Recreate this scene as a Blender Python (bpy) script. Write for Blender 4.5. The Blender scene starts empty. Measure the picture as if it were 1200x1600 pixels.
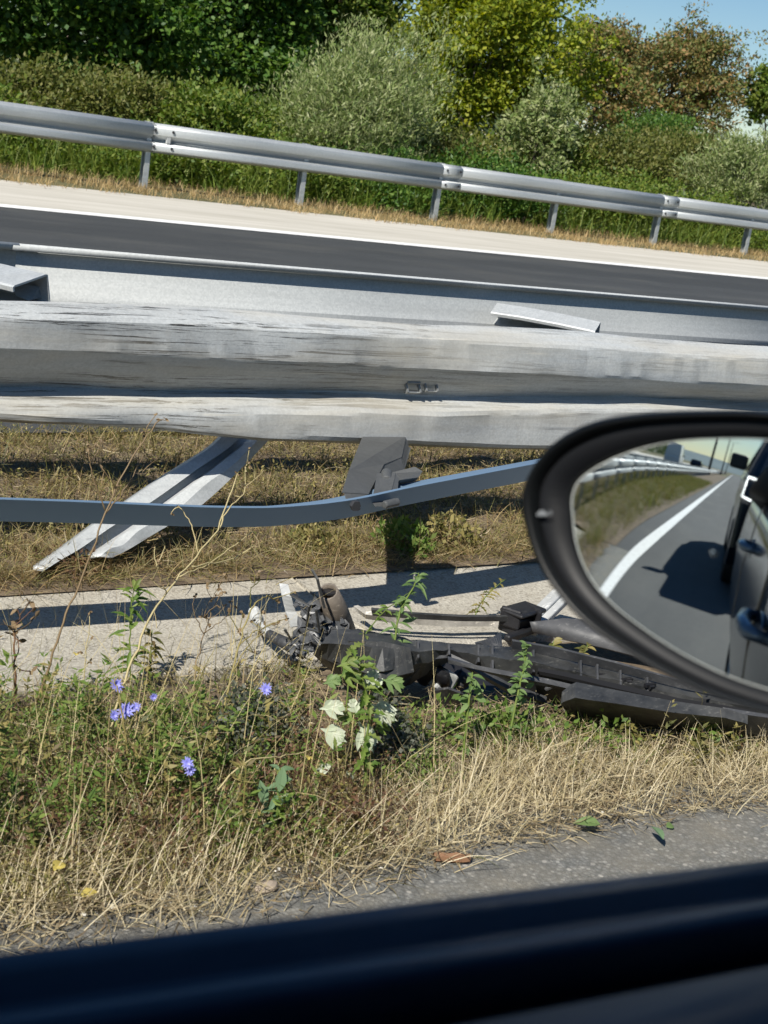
import bpy, bmesh, math, random
import numpy as np
from mathutils import Vector, Matrix
R_ = math.radians
rng = np.random.default_rng(11)
random.seed(5)
SC = bpy.context.scene
COL = SC.collection

# ------------------------------------------------------------------ camera
F = 2200.0
def _n(v):
    v = np.asarray(v, float); return v/np.linalg.norm(v)
_d = _n([3138., -110., F]); _u = np.cross(_d, _n([2138., -260., F]))
_u = _n(_u if _u[1] < 0 else -_u)
RW = np.stack([_d, np.cross(_u, _d), _u])            # rows: world axes in camera space (x right, y down, z forward)
CAM = np.array([0., 0., 1.25])
def ray(px, py): return RW @ np.array([px-600., py-800., F])
def at(px, py, y=None, z=None, x=None):
    r = ray(px, py)
    t = (y-CAM[1])/r[1] if y is not None else ((z-CAM[2])/r[2] if z is not None else (x-CAM[0])/r[0])
    return CAM+r*t
cd = bpy.data.cameras.new('camera'); cam = bpy.data.objects.new('camera', cd); COL.objects.link(cam)
_c = RW @ np.array([[1, 0, 0], [0, -1, 0], [0, 0, -1.]]).T
cam.matrix_world = Matrix(((*_c[0], 0), (*_c[1], 0), (*_c[2], 1.25), (0, 0, 0, 1)))
cd.sensor_fit = 'HORIZONTAL'; cd.sensor_width = 36; cd.lens = 36*F/1200
cd.clip_start = .02; cd.clip_end = 20000
cd.dof.use_dof = True; cd.dof.focus_distance = 4.0; cd.dof.aperture_fstop = 15
SC.camera = cam

# ------------------------------------------------------------------ light
SUN = _n([-.88, -.46, 1.0])
w = bpy.data.worlds.new('World'); SC.world = w; w.use_nodes = True
nt = w.node_tree; nt.nodes.clear()
sk = nt.nodes.new('ShaderNodeTexSky'); sk.sky_type = 'NISHITA'; sk.sun_disc = False
sk.sun_elevation = math.asin(SUN[2]); sk.sun_rotation = math.atan2(SUN[0], SUN[1])
sk.air_density = 1.0; sk.dust_density = .06; sk.ozone_density = 2.6
bg = nt.nodes.new('ShaderNodeBackground'); bg.inputs[1].default_value = .06
ow = nt.nodes.new('ShaderNodeOutputWorld')
hs0 = nt.nodes.new('ShaderNodeHueSaturation'); hs0.inputs['Saturation'].default_value = 1.22
nt.links.new(sk.outputs[0], hs0.inputs['Color']); nt.links.new(hs0.outputs[0], bg.inputs[0]); nt.links.new(bg.outputs[0], ow.inputs[0])
sd = bpy.data.lights.new('sun', 'SUN'); sd.energy = 4.8; sd.angle = R_(.55); sd.color = (1, .95, .86)
so = bpy.data.objects.new('sun', sd); COL.objects.link(so)
so.rotation_euler = Vector(SUN).to_track_quat('Z', 'Y').to_euler(); so.location = (0, 0, 30)
SC.view_settings.view_transform = 'Standard'; SC.view_settings.look = 'None'
SC.view_settings.exposure = .55; SC.view_settings.gamma = 1; SC.view_settings.use_curve_mapping = False

# ------------------------------------------------------------------ helpers
def mat(name, col=(.5, .5, .5), rough=.6, metal=0., spec=.5, fn=None):
    m = bpy.data.materials.new(name); m.use_nodes = True
    t = m.node_tree; b = t.nodes['Principled BSDF']
    b.inputs['Base Color'].default_value = (*col, 1); b.inputs['Roughness'].default_value = rough
    b.inputs['Metallic'].default_value = metal; b.inputs['Specular IOR Level'].default_value = spec
    if fn: fn(t, b)
    return m
def nd(t, ty, **kw):
    n = t.nodes.new(ty)
    for k, v in kw.items():
        if k.startswith('i_'): n.inputs[k[2:]].default_value = v
        else: setattr(n, k, v)
    return n
def coords(t, scale=(1, 1, 1), kind='Object'):
    tc = nd(t, 'ShaderNodeTexCoord'); mp = nd(t, 'ShaderNodeMapping'); mp.inputs['Scale'].default_value = scale
    t.links.new(tc.outputs[kind], mp.inputs[0]); return mp.outputs[0]
def noise(t, sc, scale=(1, 1, 1), det=5, rough=.6, dist=0.):
    n = nd(t, 'ShaderNodeTexNoise'); n.inputs['Scale'].default_value = sc; n.inputs['Detail'].default_value = det
    n.inputs['Roughness'].default_value = rough; n.inputs['Distortion'].default_value = dist
    t.links.new(coords(t, scale), n.inputs['Vector']); return n.outputs['Fac']
def ramp(t, src, stops):
    r = nd(t, 'ShaderNodeValToRGB'); e = r.color_ramp.elements
    while len(e) < len(stops): e.new(.5)
    for i, (p, c) in enumerate(stops):
        e[i].position = p; e[i].color = (*c, 1) if len(c) == 3 else c
    t.links.new(src, r.inputs[0]); return r.outputs[0]
def mixc(t, fac, a, b, blend='MIX'):
    m = nd(t, 'ShaderNodeMix', data_type='RGBA', blend_type=blend)
    for s, i in ((fac, 0), (a, 6), (b, 7)):
        if hasattr(s, 'links'): t.links.new(s, m.inputs[i])
        else: m.inputs[i].default_value = s if i == 0 else (*s, 1)
    return m.outputs[2]
def bump(t, b, h, st=.3, dist=.01):
    n = nd(t, 'ShaderNodeBump'); n.inputs['Strength'].default_value = st; n.inputs['Distance'].default_value = dist
    t.links.new(h, n.inputs['Height']); t.links.new(n.outputs[0], b.inputs['Normal'])
def island(t):
    return nd(t, 'ShaderNodeNewGeometry').outputs['Random Per Island']
def leafmat(name, stops, trans=.35, rough=.55):
    m = bpy.data.materials.new(name); m.use_nodes = True; t = m.node_tree; b = t.nodes['Principled BSDF']
    c = ramp(t, island(t), stops); t.links.new(c, b.inputs['Base Color']); b.inputs['Roughness'].default_value = rough
    b.inputs['Specular IOR Level'].default_value = .35
    tr = nd(t, 'ShaderNodeBsdfTranslucent'); hs = nd(t, 'ShaderNodeHueSaturation'); hs.inputs['Saturation'].default_value = 1.15
    hs.inputs['Value'].default_value = 1.3
    t.links.new(c, hs.inputs['Color']); t.links.new(hs.outputs[0], tr.inputs[0])
    mx = nd(t, 'ShaderNodeMixShader'); mx.inputs[0].default_value = trans
    t.links.new(b.outputs[0], mx.inputs[1]); t.links.new(tr.outputs[0], mx.inputs[2])
    t.links.new(mx.outputs[0], t.nodes['Material Output'].inputs[0]); return m
def mesh_np(V, faces_list):
    """V (n,3); faces_list: list of int arrays (m,k)"""
    me = bpy.data.meshes.new('m'); V = np.ascontiguousarray(V, dtype=np.float32)
    me.vertices.add(len(V)); me.vertices.foreach_set('co', V.ravel())
    loops = np.concatenate([f.ravel() for f in faces_list]).astype(np.int32)
    tot = np.concatenate([np.full(len(f), f.shape[1], np.int32) for f in faces_list])
    st = np.concatenate([[0], np.cumsum(tot)[:-1]]).astype(np.int32)
    me.loops.add(len(loops)); me.loops.foreach_set('vertex_index', loops)
    me.polygons.add(len(tot)); me.polygons.foreach_set('loop_start', st); me.polygons.foreach_set('loop_total', tot)
    me.update(calc_edges=True); return me
def link(name, me, m, parent=None, smooth=False):
    o = bpy.data.objects.new(name, me); COL.objects.link(o); me.name = name
    if m is not None: me.materials.append(m)
    if parent is not None: o.parent = parent
    if smooth:
        me.polygons.foreach_set('use_smooth', np.ones(len(me.polygons), bool))
        if smooth == 'crisp': me.set_sharp_from_angle(angle=R_(22))
    return o
def tag(o, label=None, cat=None, group=None, kind=None):
    for k, v in (('label', label), ('category', cat), ('group', group), ('kind', kind)):
        if v: o[k] = v
    return o
def empty(name, loc=(0, 0, 0), label=None, cat=None, group=None):
    o = bpy.data.objects.new(name, None); COL.objects.link(o); o.location = loc; o.empty_display_size = .1
    return tag(o, label, cat, group)
class MB:
    def __init__(s): s.v = []; s.f = []
    def add(s, vs, fs):
        b = len(s.v); s.v += [tuple(map(float, p)) for p in vs]; s.f += [tuple(i+b for i in q) for q in fs]; return s
    def box(s, c, d, M=None):
        vs = [Vector((x*d[0]/2, y*d[1]/2, z*d[2]/2)) for x in (-1, 1) for y in (-1, 1) for z in (-1, 1)]
        if M is not None: vs = [M @ p for p in vs]
        vs = [p+Vector(c) for p in vs]
        return s.add(vs, [(0, 1, 3, 2), (4, 6, 7, 5), (0, 4, 5, 1), (2, 3, 7, 6), (0, 2, 6, 4), (1, 5, 7, 3)])
    def tube(s, pts, r, n=6, cap=True):
        pts = [Vector(p) for p in pts]; k = len(pts)
        rs = list(np.interp(np.linspace(0, 1, k), np.linspace(0, 1, len(r)), r)) if hasattr(r, '__len__') else [r]*k
        vs = []; up = None
        for i, p in enumerate(pts):
            t = (pts[min(i+1, k-1)]-pts[max(i-1, 0)]).normalized()
            if up is None: up = Vector((0, 0, 1)) if abs(t.z) < .9 else Vector((1, 0, 0))
            a = t.cross(up).normalized(); up = a.cross(t).normalized()
            for j in range(n):
                g = 2*math.pi*j/n; vs.append(p+(a*math.cos(g)+up*math.sin(g))*rs[i])
        fs = [(i*n+j, i*n+(j+1) % n, (i+1)*n+(j+1) % n, (i+1)*n+j) for i in range(k-1) for j in range(n)]
        if cap: fs += [tuple(range(n))[::-1], tuple((k-1)*n+j for j in range(n))]
        return s.add(vs, fs)
    def loft(s, rows, close=False):
        m = len(rows[0]); fs = []
        for i in range(len(rows)-1):
            for j in range(m if close else m-1):
                fs.append((i*m+j, i*m+(j+1) % m, (i+1)*m+(j+1) % m, (i+1)*m+j))
        return s.add([p for r in rows for p in r], fs)
    def leaf(s, p, d, nrm, L, W, cup=.15, shape='oval', droop=.2):
        p, d, nrm = Vector(p), Vector(d).normalized(), Vector(nrm)
        a = d.cross(nrm)
        a = a.normalized() if a.length > 1e-4 else Vector((1, 0, 0))
        nrm = a.cross(d).normalized()
        prof = {'oval': [(0, .06), (.2, .7), (.45, 1), (.7, .75), (.88, .38), (1, .02)],
                'lance': [(0, .1), (.3, .8), (.55, 1), (.8, .55), (1, .02)],
                'lobed': [(0, .1), (.15, .75), (.25, .3), (.42, 1), (.52, .38), (.68, .8), (.76, .3), (1, .03)]}[shape]
        vs = []
        for u, h in prof:
            c = p+d*L*u-Vector((0, 0, 1))*droop*L*u*u
            vs += [c-a*W*.5*h+nrm*cup*W*h, c, c+a*W*.5*h+nrm*cup*W*h]
        fs = []
        for i in range(len(prof)-1):
            fs += [(3*i, 3*i+1, 3*i+4, 3*i+3), (3*i+1, 3*i+2, 3*i+5, 3*i+4)]
        return s.add(vs, fs)
    def build(s, name, m, parent=None, smooth=False, solid=0., bevel=0.):
        me = bpy.data.meshes.new(name); me.from_pydata(s.v, [], s.f); me.update()
        o = link(name, me, m, parent, smooth)
        if bevel:
            md = o.modifiers.new('b', 'BEVEL'); md.width = bevel; md.segments = 2; md.limit_method = 'ANGLE'; md.angle_limit = R_(40)
        if solid:
            md = o.modifiers.new('s', 'SOLIDIFY'); md.thickness = solid; md.offset = 0
        return o
def copyo(o, parent=None, **kw):
    c = o.copy(); COL.objects.link(c); c.parent = parent
    for k, v in kw.items(): setattr(c, k, v)
    return c
def U(a, b, n=None): return rng.uniform(a, b, n)

# ------------------------------------------------------------------ materials
def asphalt_fn(dark, light, chip):
    def fn(t, b):
        n1 = noise(t, 260, det=3); n2 = noise(t, 1.3, det=5); v = nd(t, 'ShaderNodeTexVoronoi'); v.inputs['Scale'].default_value = 210
        t.links.new(coords(t), v.inputs['Vector'])
        base = ramp(t, n1, [(.3, dark), (.72, light)])
        base = mixc(t, ramp(t, n2, [(.3, (0, 0, 0)), (.75, (.35, .35, .35))]), base, (dark[0]*.55, dark[1]*.55, dark[2]*.6))
        sep = nd(t, 'ShaderNodeSeparateColor'); t.links.new(v.outputs['Color'], sep.inputs[0])
        base = mixc(t, ramp(t, sep.outputs[0], [(.86, (0, 0, 0)), (.9, (chip, chip, chip))]), base, (.36, .35, .32))
        base = mixc(t, ramp(t, noise(t, 1, (.03, 1.1, 1), det=4), [(.42, (0, 0, 0)), (.6, (.5, .5, .5))]), base, (dark[0]*.6, dark[1]*.6, dark[2]*.6))
        base = mixc(t, ramp(t, noise(t, .5, (1, 3, 1), det=6), [(.5, (0, 0, 0)), (.75, (.35, .35, .35))]), base, (.12, .115, .1))
        t.links.new(base, b.inputs['Base Color']); bump(t, b, n1, .5, .004)
    return fn
def old_asphalt_fn(t, b):
    def vor(sc):
        v = nd(t, 'ShaderNodeTexVoronoi'); v.inputs['Scale'].default_value = sc; v.inputs['Randomness'].default_value = 1
        t.links.new(coords(t), v.inputs['Vector']); s = nd(t, 'ShaderNodeSeparateColor'); t.links.new(v.outputs['Color'], s.inputs[0]); return s, v
    s, v = vor(120); s2, v2 = vor(75)
    base = ramp(t, s.outputs[0], [(0, (.13, .133, .126)), (.45, (.175, .177, .165)), (.85, (.225, .222, .205)), (1, (.34, .335, .305))])
    base = mixc(t, ramp(t, v.outputs['Distance'], [(.3, (0, 0, 0)), (.65, (.6, .6, .6))]), base, (.075, .073, .066))
    k = nd(t, 'ShaderNodeMath', operation='MULTIPLY'); t.links.new(ramp(t, s2.outputs[1], [(.9, (0, 0, 0)), (.92, (1, 1, 1))]), k.inputs[0]); t.links.new(ramp(t, v2.outputs['Distance'], [(.3, (1, 1, 1)), (.42, (0, 0, 0))]), k.inputs[1])
    base = mixc(t, k.outputs[0], base, (.38, .36, .32))
    base = mixc(t, ramp(t, noise(t, 5, det=7, rough=.7), [(.40, (0, 0, 0)), (.66, (.75, .75, .75))]), base, (.2, .18, .14))
    t.links.new(base, b.inputs['Base Color']); bump(t, b, noise(t, 190, det=4, rough=.7), .7, .006)
M = {}
M['asphalt_old'] = mat('old_asphalt', rough=.85, fn=old_asphalt_fn)
M['asphalt'] = mat('asphalt', rough=.8, fn=asphalt_fn((.033, .036, .037), (.066, .069, .07), .12))
def paint_fn(t, b):
    t.links.new(ramp(t, noise(t, 14, det=6), [(.3, (.62, .62, .6)), (.6, (.8, .8, .78))]), b.inputs['Base Color'])
M['paint'] = mat('road_paint', rough=.6, fn=paint_fn)
def shoulder_fn(t, b):
    a = ramp(t, noise(t, 3, (.12, 2.5, 1), det=8, rough=.7), [(.3, (.38, .355, .30)), (.7, (.55, .52, .46))])
    a = mixc(t, ramp(t, noise(t, 60), [(.4, (0, 0, 0)), (.7, (.25, .25, .25))]), a, (.4, .37, .3))
    t.links.new(a, b.inputs['Base Color'])
M['shoulder'] = mat('pale_dusty_shoulder', rough=.9, fn=shoulder_fn)
def concrete_fn(t, b):
    v = nd(t, 'ShaderNodeTexVoronoi'); v.inputs['Scale'].default_value = 130; t.links.new(coords(t), v.inputs['Vector'])
    sep = nd(t, 'ShaderNodeSeparateColor'); t.links.new(v.outputs['Color'], sep.inputs[0])
    a = ramp(t, noise(t, 150, det=4), [(.3, (.27, .25, .21)), (.7, (.5, .47, .4))])
    a = mixc(t, ramp(t, sep.outputs[0], [(.75, (0, 0, 0)), (.9, (.6, .6, .6))]), a, (.2, .18, .15))
    a = mixc(t, ramp(t, noise(t, 4, det=5), [(.45, (0, 0, 0)), (.75, (.4, .4, .4))]), a, (.28, .24, .17))
    t.links.new(a, b.inputs['Base Color']); bump(t, b, noise(t, 170, det=3), .6, .006)
M['concrete'] = mat('exposed_aggregate_concrete', rough=.95, fn=concrete_fn)
def soil_fn(t, b):
    a = ramp(t, noise(t, 9, det=9, rough=.75), [(.3, (.055, .04, .028)), (.5, (.13, .095, .06)), (.72, (.24, .19, .12))])
    t.links.new(a, b.inputs['Base Color']); bump(t, b, noise(t, 60, det=5), .8, .01)
M['soil'] = mat('dry_soil', rough=.95, fn=soil_fn)
def land_fn(t, b):
    t.links.new(ramp(t, noise(t, .4, det=8), [(.35, (.05, .055, .02)), (.55, (.11, .1, .04)), (.7, (.2, .16, .075))]), b.inputs['Base Color'])
M['land'] = mat('dry_meadow', rough=.95, fn=land_fn)
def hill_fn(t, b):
    t.links.new(ramp(t, noise(t, .004, det=8), [(.4, (.09, .13, .14)), (.6, (.13, .17, .18))]), b.inputs['Base Color'])  # bluish distance haze mixed into the hill colour
M['hill'] = mat('haze_tinted_hill', rough=1, fn=hill_fn)
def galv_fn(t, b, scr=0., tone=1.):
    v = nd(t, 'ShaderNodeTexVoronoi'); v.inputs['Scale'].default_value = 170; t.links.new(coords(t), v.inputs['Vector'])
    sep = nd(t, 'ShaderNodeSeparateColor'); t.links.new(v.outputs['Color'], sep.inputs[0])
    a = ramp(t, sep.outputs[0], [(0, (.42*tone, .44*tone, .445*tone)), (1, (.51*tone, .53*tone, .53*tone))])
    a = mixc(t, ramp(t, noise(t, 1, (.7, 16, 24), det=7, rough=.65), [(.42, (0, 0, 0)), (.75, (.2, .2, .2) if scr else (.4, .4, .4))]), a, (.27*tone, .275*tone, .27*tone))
    rgh = ramp(t, noise(t, 25), [(.3, (.42,)*3), (.7, (.6,)*3)])
    if scr:
        # tyre and bumper scrapes running along the rail
        s1 = ramp(t, noise(t, 1, (2.1, 30, 85), det=12, rough=.8, dist=.8), [(.525, (0, 0, 0)), (.555, (1, 1, 1))])
        pl = ramp(t, noise(t, 1, (1.3, 3, 8), det=5), [(.42, (0, 0, 0)), (.5, (1, 1, 1))])
        sm = ramp(t, noise(t, 1, (.8, 3, 9), det=5, rough=.55), [(.55, (0, 0, 0)), (.75, (.3, .3, .3))])
        a = mixc(t, sm, a, (.13, .13, .128))
        k = nd(t, 'ShaderNodeMath', operation='MULTIPLY'); t.links.new(s1, k.inputs[0]); t.links.new(pl, k.inputs[1])
        k2 = nd(t, 'ShaderNodeMath', operation='MULTIPLY'); t.links.new(k.outputs[0], k2.inputs[0]); sx = nd(t, 'ShaderNodeSeparateXYZ'); t.links.new(coords(t), sx.inputs[0])
        mr = nd(t, 'ShaderNodeMapRange'); mr.inputs[1].default_value = 2.0; mr.inputs[2].default_value = 3.0; mr.inputs[3].default_value = scr; mr.inputs[4].default_value = scr*.38
        t.links.new(sx.outputs[0], mr.inputs[0]); t.links.new(mr.outputs[0], k2.inputs[1])
        a = mixc(t, k2.outputs[0], a, (.035, .036, .036))
        s2 = ramp(t, noise(t, 1, (1.1, 40, 55), det=8, rough=.7), [(.6, (0, 0, 0)), (.7, (.75, .75, .75))])
        a = mixc(t, s2, a, (.6, .575, .51))
        s3 = ramp(t, noise(t, 1.3, (1, 4, 6), det=5), [(.42, (0, 0, 0)), (.68, (.6, .6, .6))])
        a = mixc(t, s3, a, (.42, .385, .31))
        mud = ramp(t, noise(t, 70, (1, 1, .35), det=4), [(.5, (0, 0, 0)), (.75, (.35, .35, .35))])
        a = mixc(t, mud, a, (.3, .29, .27))
        bump(t, b, noise(t, 9, (1, 2, 3), det=6), .25, .006)
    t.links.new(a, b.inputs['Base Color']); t.links.new(rgh, b.inputs['Roughness'])
M['galv'] = mat('galvanised_steel', metal=.55, fn=lambda t, b: galv_fn(t, b, 0, 1.12))
M['galv_old'] = mat('weathered_galvanised_steel', metal=.3, fn=lambda t, b: galv_fn(t, b, 0, 1.02))
M['galv_pale'] = mat('pale_galvanised_steel', metal=.1, fn=lambda t, b: galv_fn(t, b, 0, 1.0))
M['galv_rear'] = mat('pale_spangled_steel', metal=.0, spec=.15, fn=lambda t, b: galv_fn(t, b, 0, .92))
M['galv_scraped'] = mat('scraped_galvanised_steel', metal=.0, spec=.3, fn=lambda t, b: galv_fn(t, b, .98, .9))
M['galv_dull'] = mat('dull_blue_steel', metal=.55, fn=lambda t, b: galv_fn(t, b, 0, .62))
M['strap'] = mat('shade_tinted_strap_steel', (.15, .23, .33), .5, .3)  # dark blue stands in for the shade on the strap's face
M['hang'] = mat('shade_darkened_steel', fn=lambda t, b: galv_fn(t, b, 0, .16))  # steel toned down so the post and bracket look shaded in full sun
M['bolt'] = mat('dark_bolt', (.06, .06, .065), .5, .5)
def plast_fn(c1, c2, r1, r2):
    def fn(t, b):
        t.links.new(ramp(t, noise(t, 7, det=8, rough=.7), [(.35, c1), (.72, c2)]), b.inputs['Base Color'])
        t.links.new(ramp(t, noise(t, 11, det=5), [(.3, (r1,)*3), (.7, (r2,)*3)]), b.inputs['Roughness'])
        c_ = b.inputs['Base Color'].links[0].from_socket
        sc_ = ramp(t, noise(t, 30, (1, 3, 3), det=9, rough=.8), [(.56, (0, 0, 0)), (.66, (.55, .55, .55))]); c_ = mixc(t, sc_, c_, (c2[0]*2.4+.03, c2[1]*2.35+.028, c2[2]*2.2+.025))
        t.links.new(c_, b.inputs['Base Color'])
        bump(t, b, noise(t, 40, det=5), .2, .004)
    return fn
M['plastic'] = mat('dusty_black_plastic', fn=plast_fn((.012, .013, .014), (.065, .066, .065), .42, .7))
M['plastic_dark'] = mat('black_plastic', fn=plast_fn((.008, .008, .01), (.02, .02, .022), .4, .6))
M['plastic_grey'] = mat('grey_plastic', fn=plast_fn((.03, .032, .036), (.075, .076, .08), .45, .7))
M['foil'] = mat('crumpled_grey_sheet', fn=plast_fn((.045, .048, .052), (.12, .122, .125), .3, .5))
M['foam'] = mat('pale_dirty_foam', fn=plast_fn((.2, .19, .17), (.5, .48, .44), .7, .9))
M['pale_bar'] = mat('pale_grey_bar', fn=plast_fn((.32, .33, .33), (.5, .51, .5), .45, .7))
M['tube'] = mat('brownish_tube', fn=plast_fn((.09, .075, .06), (.2, .17, .14), .5, .7))
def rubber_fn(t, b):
    c = ramp(t, noise(t, 18, (1, 3, 3), det=9, rough=.75), [(.35, (.024, .042, .068)), (.7, (.04, .062, .095))])  # bluish sky sheen painted into the base colour
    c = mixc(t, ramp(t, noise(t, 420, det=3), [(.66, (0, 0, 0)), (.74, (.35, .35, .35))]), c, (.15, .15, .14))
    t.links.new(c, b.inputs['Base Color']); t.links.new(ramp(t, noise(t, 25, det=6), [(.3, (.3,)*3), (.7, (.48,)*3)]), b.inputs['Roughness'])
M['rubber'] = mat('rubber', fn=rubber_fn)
M['mirror_shell'] = mat('mirror_shell_plastic', (.0025, .003, .0035), .4, 0., .25)
M['bezel'] = mat('mirror_bezel', (.006, .0065, .008), .5, 0., .25)
M['chamfer'] = mat('glass_chamfer', (.5, .52, .5), .3)
M['mirror'] = mat('mirror_glass', (.70, .76, .78), .0, 1.0)
M['icon'] = mat('white_print', (.16, .17, .18), .5)
M['black_slot'] = mat('black_slot', (.003, .003, .004), .8)
M['trim'] = mat('sky_tinted_trim', (.028, .042, .065), .55)  # navy tint imitates sky light falling on the trim
M['car_paint'] = mat('dark_blue_grey_paint', (.007, .009, .012), .12, 0., .5)
M['car_paint2'] = mat('black_blue_paint', (.012, .015, .02), .15, .3)
M['chrome'] = mat('chrome', (.75, .77, .8), .12, 1.0)
M['handle'] = mat('handle_paint', (.16, .2, .25), .22, .4)
M['win'] = mat('tinted_glass', (.02, .025, .03), .05, .2)
M['black_trim'] = mat('black_trim', (.008, .008, .01), .5)
M['tyre'] = mat('tyre_rubber', (.02, .02, .02), .85)
M['white_paint'] = mat('white_vehicle_paint', (.7, .7, .68), .3)
def lamp_fn(t, b):
    b.inputs['Emission Color'].default_value = (1, .98, .93, 1); b.inputs['Emission Strength'].default_value = 1.6
M['drl'] = mat('lit_daytime_lamp', (.9, .9, .9), .3, fn=lamp_fn)
M['lens'] = mat('dark_lens', (.03, .035, .04), .08)
def bark_fn(t, b):
    t.links.new(ramp(t, noise(t, 20, (1, 1, .25), det=6), [(.3, (.05, .04, .03)), (.7, (.16, .13, .1))]), b.inputs['Base Color'])
M['bark'] = mat('bark', rough=.95, fn=bark_fn)
S_ = lambda *a: [(i/(len(a)-1) if len(a) > 1 else 0, c) for i, c in enumerate(a)]
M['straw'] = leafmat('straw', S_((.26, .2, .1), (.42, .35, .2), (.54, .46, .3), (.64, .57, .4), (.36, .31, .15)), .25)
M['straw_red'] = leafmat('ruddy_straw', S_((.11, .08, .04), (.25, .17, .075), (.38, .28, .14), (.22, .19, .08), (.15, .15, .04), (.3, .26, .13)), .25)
M['straw_far'] = leafmat('roadside_straw', S_((.3, .2, .09), (.42, .29, .13), (.5, .37, .19), (.36, .27, .1)), .2)
M['olive'] = leafmat('olive_weed', S_((.075, .085, .02), (.15, .14, .04), (.25, .21, .07), (.36, .3, .12), (.1, .11, .03), (.16, .1, .05)), .3)
M['green'] = leafmat('green_weed', S_((.06, .115, .02), (.1, .175, .03), (.16, .23, .045), (.21, .26, .07), (.13, .17, .04)), .35)
M['purple'] = leafmat('dead_weed', S_((.06, .03, .02), (.12, .06, .035), (.19, .11, .06), (.08, .055, .03)), .2)
M['seed'] = leafmat('dark_seedheads', S_((.035, .045, .03), (.07, .08, .055), (.13, .13, .1)), .2)
M['litter'] = leafmat('plant_litter', S_((.14, .1, .055), (.26, .2, .11), (.42, .35, .21), (.09, .07, .04), (.5, .43, .28)), .1)
M['stalk'] = leafmat('dry_stalk', S_((.33, .26, .12), (.45, .38, .2), (.4, .34, .17)), .1)
M['stalk_brown'] = leafmat('brown_stalk', S_((.16, .11, .06), (.24, .17, .09)), .1)
M['mint'] = leafmat('soft_green_leaf', S_((.1, .17, .05), (.15, .23, .08), (.19, .27, .1)), .35)
M['pale_leaf'] = leafmat('pale_leaf_underside', S_((.36, .42, .28), (.46, .51, .37), (.54, .57, .45)), .3)
M['bluegreen'] = leafmat('blue_green_leaf', S_((.12, .2, .1), (.17, .26, .14)), .3)
M['chicory'] = leafmat('chicory_petal', S_((.25, .26, .68), (.36, .36, .78), (.45, .44, .82)), .3)
M['yellow'] = leafmat('yellow_leaf', S_((.6, .45, .08), (.7, .6, .2)), .3)
M['bark_chip'] = mat('brown_bark_chip', (.2, .105, .055), .8)
M['stone'] = leafmat('pebbles', S_((.3, .29, .26), (.55, .53, .48), (.7, .68, .62), (.4, .37, .32)), .0, .9)
M['pink_stone'] = mat('tan_stone', (.33, .27, .21), .9)

# ------------------------------------------------------------------ ground heights
def yoff(x): return .04*np.clip(np.asarray(x, float)-4, -4, None)
def yoffn(x): return .04*np.clip(np.asarray(x, float)-4, 0, None)
def fz(y):      # height of the banked far carriageway and its verge (y already freed of the bend)
    return np.interp(y, [4.9, 5.2, 12.4, 13.9, 15, 18, 26, 60], [.03, .02, .2, .33, .37, .3, .25, .2])
def gz(x, y):
    x = np.asarray(x, float); y = np.asarray(y, float)
    b = .012*np.sin(7*x+3*y)+.01*np.sin(13*x-9*y)+.006*np.sin(31*x+17*y)
    v = np.interp(y, [1.6, 1.95, 2.2, 2.6, 2.72], [-.012, .004, .022, .02, -.05])
    m = np.interp(y, [3.2, 3.28, 3.6, 4.6, 5.0], [.028, .035, .03, .03, .0])
    return np.where(y < 3.0, v+b*np.clip((y-1.75)*3, 0, 1)*(y < 2.6), m+b*.8*((y > 3.3) & (y < 4.7)))
def sheet(name, xs, ys, zf, m, kind='structure', far=False, smooth=True):
    X, Y = np.meshgrid(xs, ys, indexing='ij'); Z = zf(X, Y)
    if far: Y = Y+yoff(X)
    n, k = len(xs), len(ys); I = np.arange(n*k).reshape(n, k)
    f = np.stack([I[:-1, :-1], I[1:, :-1], I[1:, 1:], I[:-1, 1:]], -1).reshape(-1, 4)
    o = link(name, mesh_np(np.stack([X, Y, Z], -1).reshape(-1, 3), [f]), m, None, smooth)
    return tag(o, kind=kind) if kind else o
LX = np.concatenate([np.linspace(-600, -40, 30), np.linspace(-36, 40, 39), np.linspace(50, 600, 28)])
cst = lambda c: (lambda X, Y: np.zeros_like(X)+c)
sheet('ground', np.linspace(-9000, 9000, 25), np.linspace(-9000, 9000, 25), cst(-.35), M['land'])
sheet('near_carriageway', LX, np.array([-9., -5, -2, 0, 1.2, 1.9]), cst(0), M['asphalt'])
sheet('edge_line', LX, np.array([1.30, 1.46]), cst(.004), M['paint'])
_xe = np.linspace(-6, 8, 700)
def edge_strip():
    # worn outer lip of the asphalt, dusty and broken
    e = 1.86+.035*np.sin(5*_xe)+.03*np.sin(11.3*_xe+1)+.018*np.sin(37*_xe)
    rows = [np.stack([_xe, e*0+1.47, e*0+.004], -1), np.stack([_xe, e*0+1.65, e*0+.005], -1), np.stack([_xe, e, e*0+.006], -1), np.stack([_xe, e+.03, e*0-.02], -1)]
    V = np.stack(rows, 1).reshape(-1, 3); I = np.arange(len(V)).reshape(-1, 4)
    f = np.concatenate([np.stack([I[:-1, j], I[1:, j], I[1:, j+1], I[:-1, j+1]], -1) for j in range(3)])
    tag(link('asphalt_edge', mesh_np(V, [f]), M['asphalt_old']), kind='structure')
edge_strip()
sheet('verge', np.linspace(-6, 8, 500), np.linspace(1.74, 2.72, 40), gz, M['soil'])
sheet('verge_strip', np.linspace(-140, -6, 60), np.linspace(1.74, 5.15, 9), lambda X, Y: np.zeros_like(X)+.012+.018*(Y > 2.7), M['soil'])
sheet('verge_strip', np.linspace(8, 80, 30), np.linspace(1.74, 2.72, 5), lambda X, Y: np.zeros_like(X)+.012, M['soil'])
sheet('median', np.linspace(-6, 10, 400), np.linspace(3.2, 5.15, 50), gz, M['soil'])
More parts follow.
